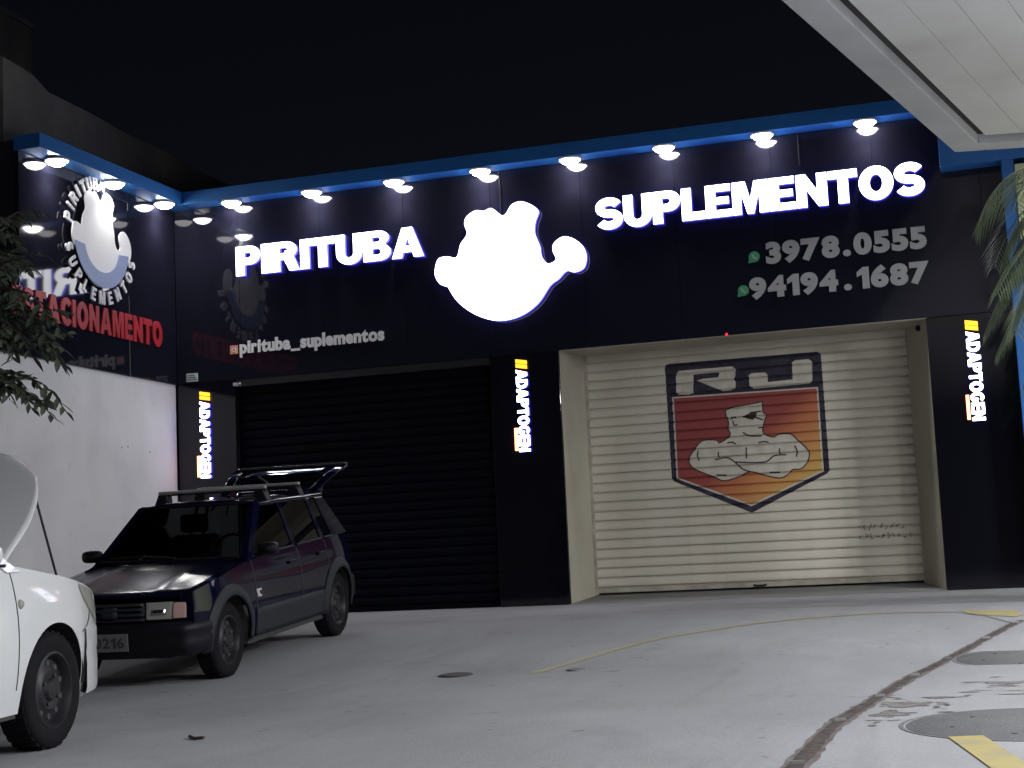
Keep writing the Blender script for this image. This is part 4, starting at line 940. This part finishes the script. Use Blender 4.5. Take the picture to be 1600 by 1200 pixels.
for h0, e in LIMBS:
    s0 = min(trunk, key=lambda q: abs(q.z-h0)); e = Vector(e); mid = (s0+e)/2+Vector((0, 0, .18))
    pts = bez([tuple(s0), tuple(mid), tuple(e)], 6); b.tube(pts, [lerp(.032, .007, i/(len(pts)-1)) for i in range(len(pts))], 6)
    for k in range(8):
        q = pts[int(lerp(len(pts)*.40, len(pts)-1, k/7))]
        d = Vector((rt_.uniform(-1, 1), rt_.uniform(-1, 1), rt_.uniform(-.75, .35)))
        if k == 7: d = (pts[-1]-pts[-3]).normalized()+Vector((0, 0, -.4))
        d.normalize(); ln = rt_.uniform(.12, .27)
        tw = [q, q+d*ln*.5, q+d*ln+Vector((0, 0, -.05))]; b.tube(tw, .004, 4); twigs.append(tw)
b.build('trunk', 'bark', tr, smooth=True)
LM = [leaf_mesh('leaf', .115, .040, 'leaf'), leaf_mesh('leaf', .10, .034, 'leaf_dark'), leaf_mesh('leaf', .13, .042, 'leaf_dark')]
def orient(d, roll):
    d = d.normalized(); up = Vector((0, 0, 1)); sdir = up.cross(d)
    if sdir.length < .05: sdir = Vector((1, 0, 0))
    sdir.normalize(); n_ = d.cross(sdir); m = Matrix((d, sdir, n_)).transposed(); return m @ Matrix.Rotation(roll, 3, 'X')
places = []
for tw in twigs:
    for k in range(9):
        t = k/8; p = tw[0].lerp(tw[1], t*2) if t < .5 else tw[1].lerp(tw[2], t*2-1); d = (tw[2]-tw[0]).normalized()
        sd = d.cross(Vector((0, 0, 1))); sd = sd.normalized() if sd.length > .05 else Vector((1, 0, 0))
        dd = d*.55+sd*(1 if k % 2 else -1)*rt_.uniform(.5, 1)+Vector((0, 0, rt_.uniform(-.55, .1))); places.append((p, dd, rt_.uniform(-.6, .6), rt_.uniform(.75, 1.25)))
# the leaves that hang into view nearest the pale wall are parts of their own, the rest is one mass
near = sorted(places, key=lambda q: -(q[0].x-.35*abs(q[0].z-1.9)))[:260]; ids = set(map(id, near))
loc0 = ROOTS[tr.name]
for i, (p, d, ro, s_) in enumerate(near):
    o = bpy.data.objects.new('leaf', LM[i % 3]); C.objects.link(o); o.parent = tr
    m = orient(d, ro).to_4x4(); m = Matrix.Translation(p-Vector(loc0)) @ m @ Matrix.Scale(s_, 4); o.matrix_local = m
b = MB()
base = [(tuple(v.co)) for v in LM[1].vertices]; bf = [tuple(q.vertices) for q in LM[1].polygons]
for pl_ in places:
    if id(pl_) in ids: continue
    p, d, ro, s_ = pl_; m = orient(d, ro)
    b.add([tuple(p+m @ (Vector(v)*s_)) for v in base], bf)
o = b.build('crown', 'leaf_dark', tr, smooth=True); o['kind'] = 'stuff'

# palm at the right edge
PB = Vector((6.84, -4.45, gz(-4.3)))
pm = empty('palm_tree', tuple(PB), world=True); tag(pm, 'green palm with drooping fronds at the right edge before the blue post', 'palm tree')
b = MB(); tk = bez([tuple(PB), (6.87, -4.45, 1.6), (6.82, -4.43, 3.2), (6.84, -4.45, 4.1)], 6)
b.tube(tk, [.11*(1+.08*(i % 2)) for i in range(len(tk))], 12); b.build('trunk', 'palm_trunk', pm, smooth=True)
top_ = Vector((6.84, -4.45, 3.90)); rp_ = random.Random(5)
def frond(az_, el, ln, droop, seed):
    r = random.Random(seed); b = MB(); pts = []; d = Vector((math.cos(az_)*math.cos(el), math.sin(az_)*math.cos(el), math.sin(el))); p = top_.copy(); n = 16
    for i in range(n+1):
        pts.append(p.copy()); p = p+d*(ln/n); d = (d+Vector((0, 0, -droop/n))).normalized()
    b.tube(pts, [lerp(.014, .003, i/n) for i in range(n+1)], 5)
    for i in range(2, n*2):
        t = i/(n*2); k = t*n; q = pts[int(k)].lerp(pts[min(int(k)+1, n)], k-int(k)); dd = (pts[min(int(k)+1, n)]-pts[int(k)]).normalized()
        sd = dd.cross(Vector((0, 0, 1))).normalized()
        for s_ in (-1, 1):
            L_ = .46*math.sin(math.pi*(.12+.80*t))*r.uniform(.85, 1.1); v = (dd*.55+sd*s_*.75+Vector((0, 0, -.12))).normalized()
            w0 = v.cross(Vector((0, 0, 1))).normalized()*.0075; a = q; m_ = q+v*L_*.5+Vector((0, 0, -.04*L_)); e = q+v*L_+Vector((0, 0, -.32*L_))
            b.add([a-w0*.4, a+w0*.4, m_+w0, m_-w0, e], [(0, 1, 2, 3), (3, 2, 4)])
    b.build('frond', 'palm_leaf', pm)
for i, (a, el, ln, dp) in enumerate([(172, 50, 1.2, 2.6), (188, 15, 1.0, 2.2), (200, 60, 1.2, 3.0), (165, -5, 1.0, 1.8), (210, -25, 1.3, .9), (178, -52, 1.6, .4), (192, -66, 1.8, .3), (225, -45, 1.6, .5), (200, -60, 1.3, .5), (170, -70, 1.9, .15), (215, -72, 2.0, .15), (185, -35, 1.5, .9), (140, 30, 1.3, 2.2), (240, 40, 1.5, 2.2), (280, 35, 1.6, 2.2), (320, 40, 1.6, 2.3), (0, 45, 1.6, 2.3), (40, 35, 1.6, 2.2), (85, 40, 1.5, 2.2), (110, 15, 1.3, 2.0)]):
    frond(R(a), R(el), ln, dp, i+40)
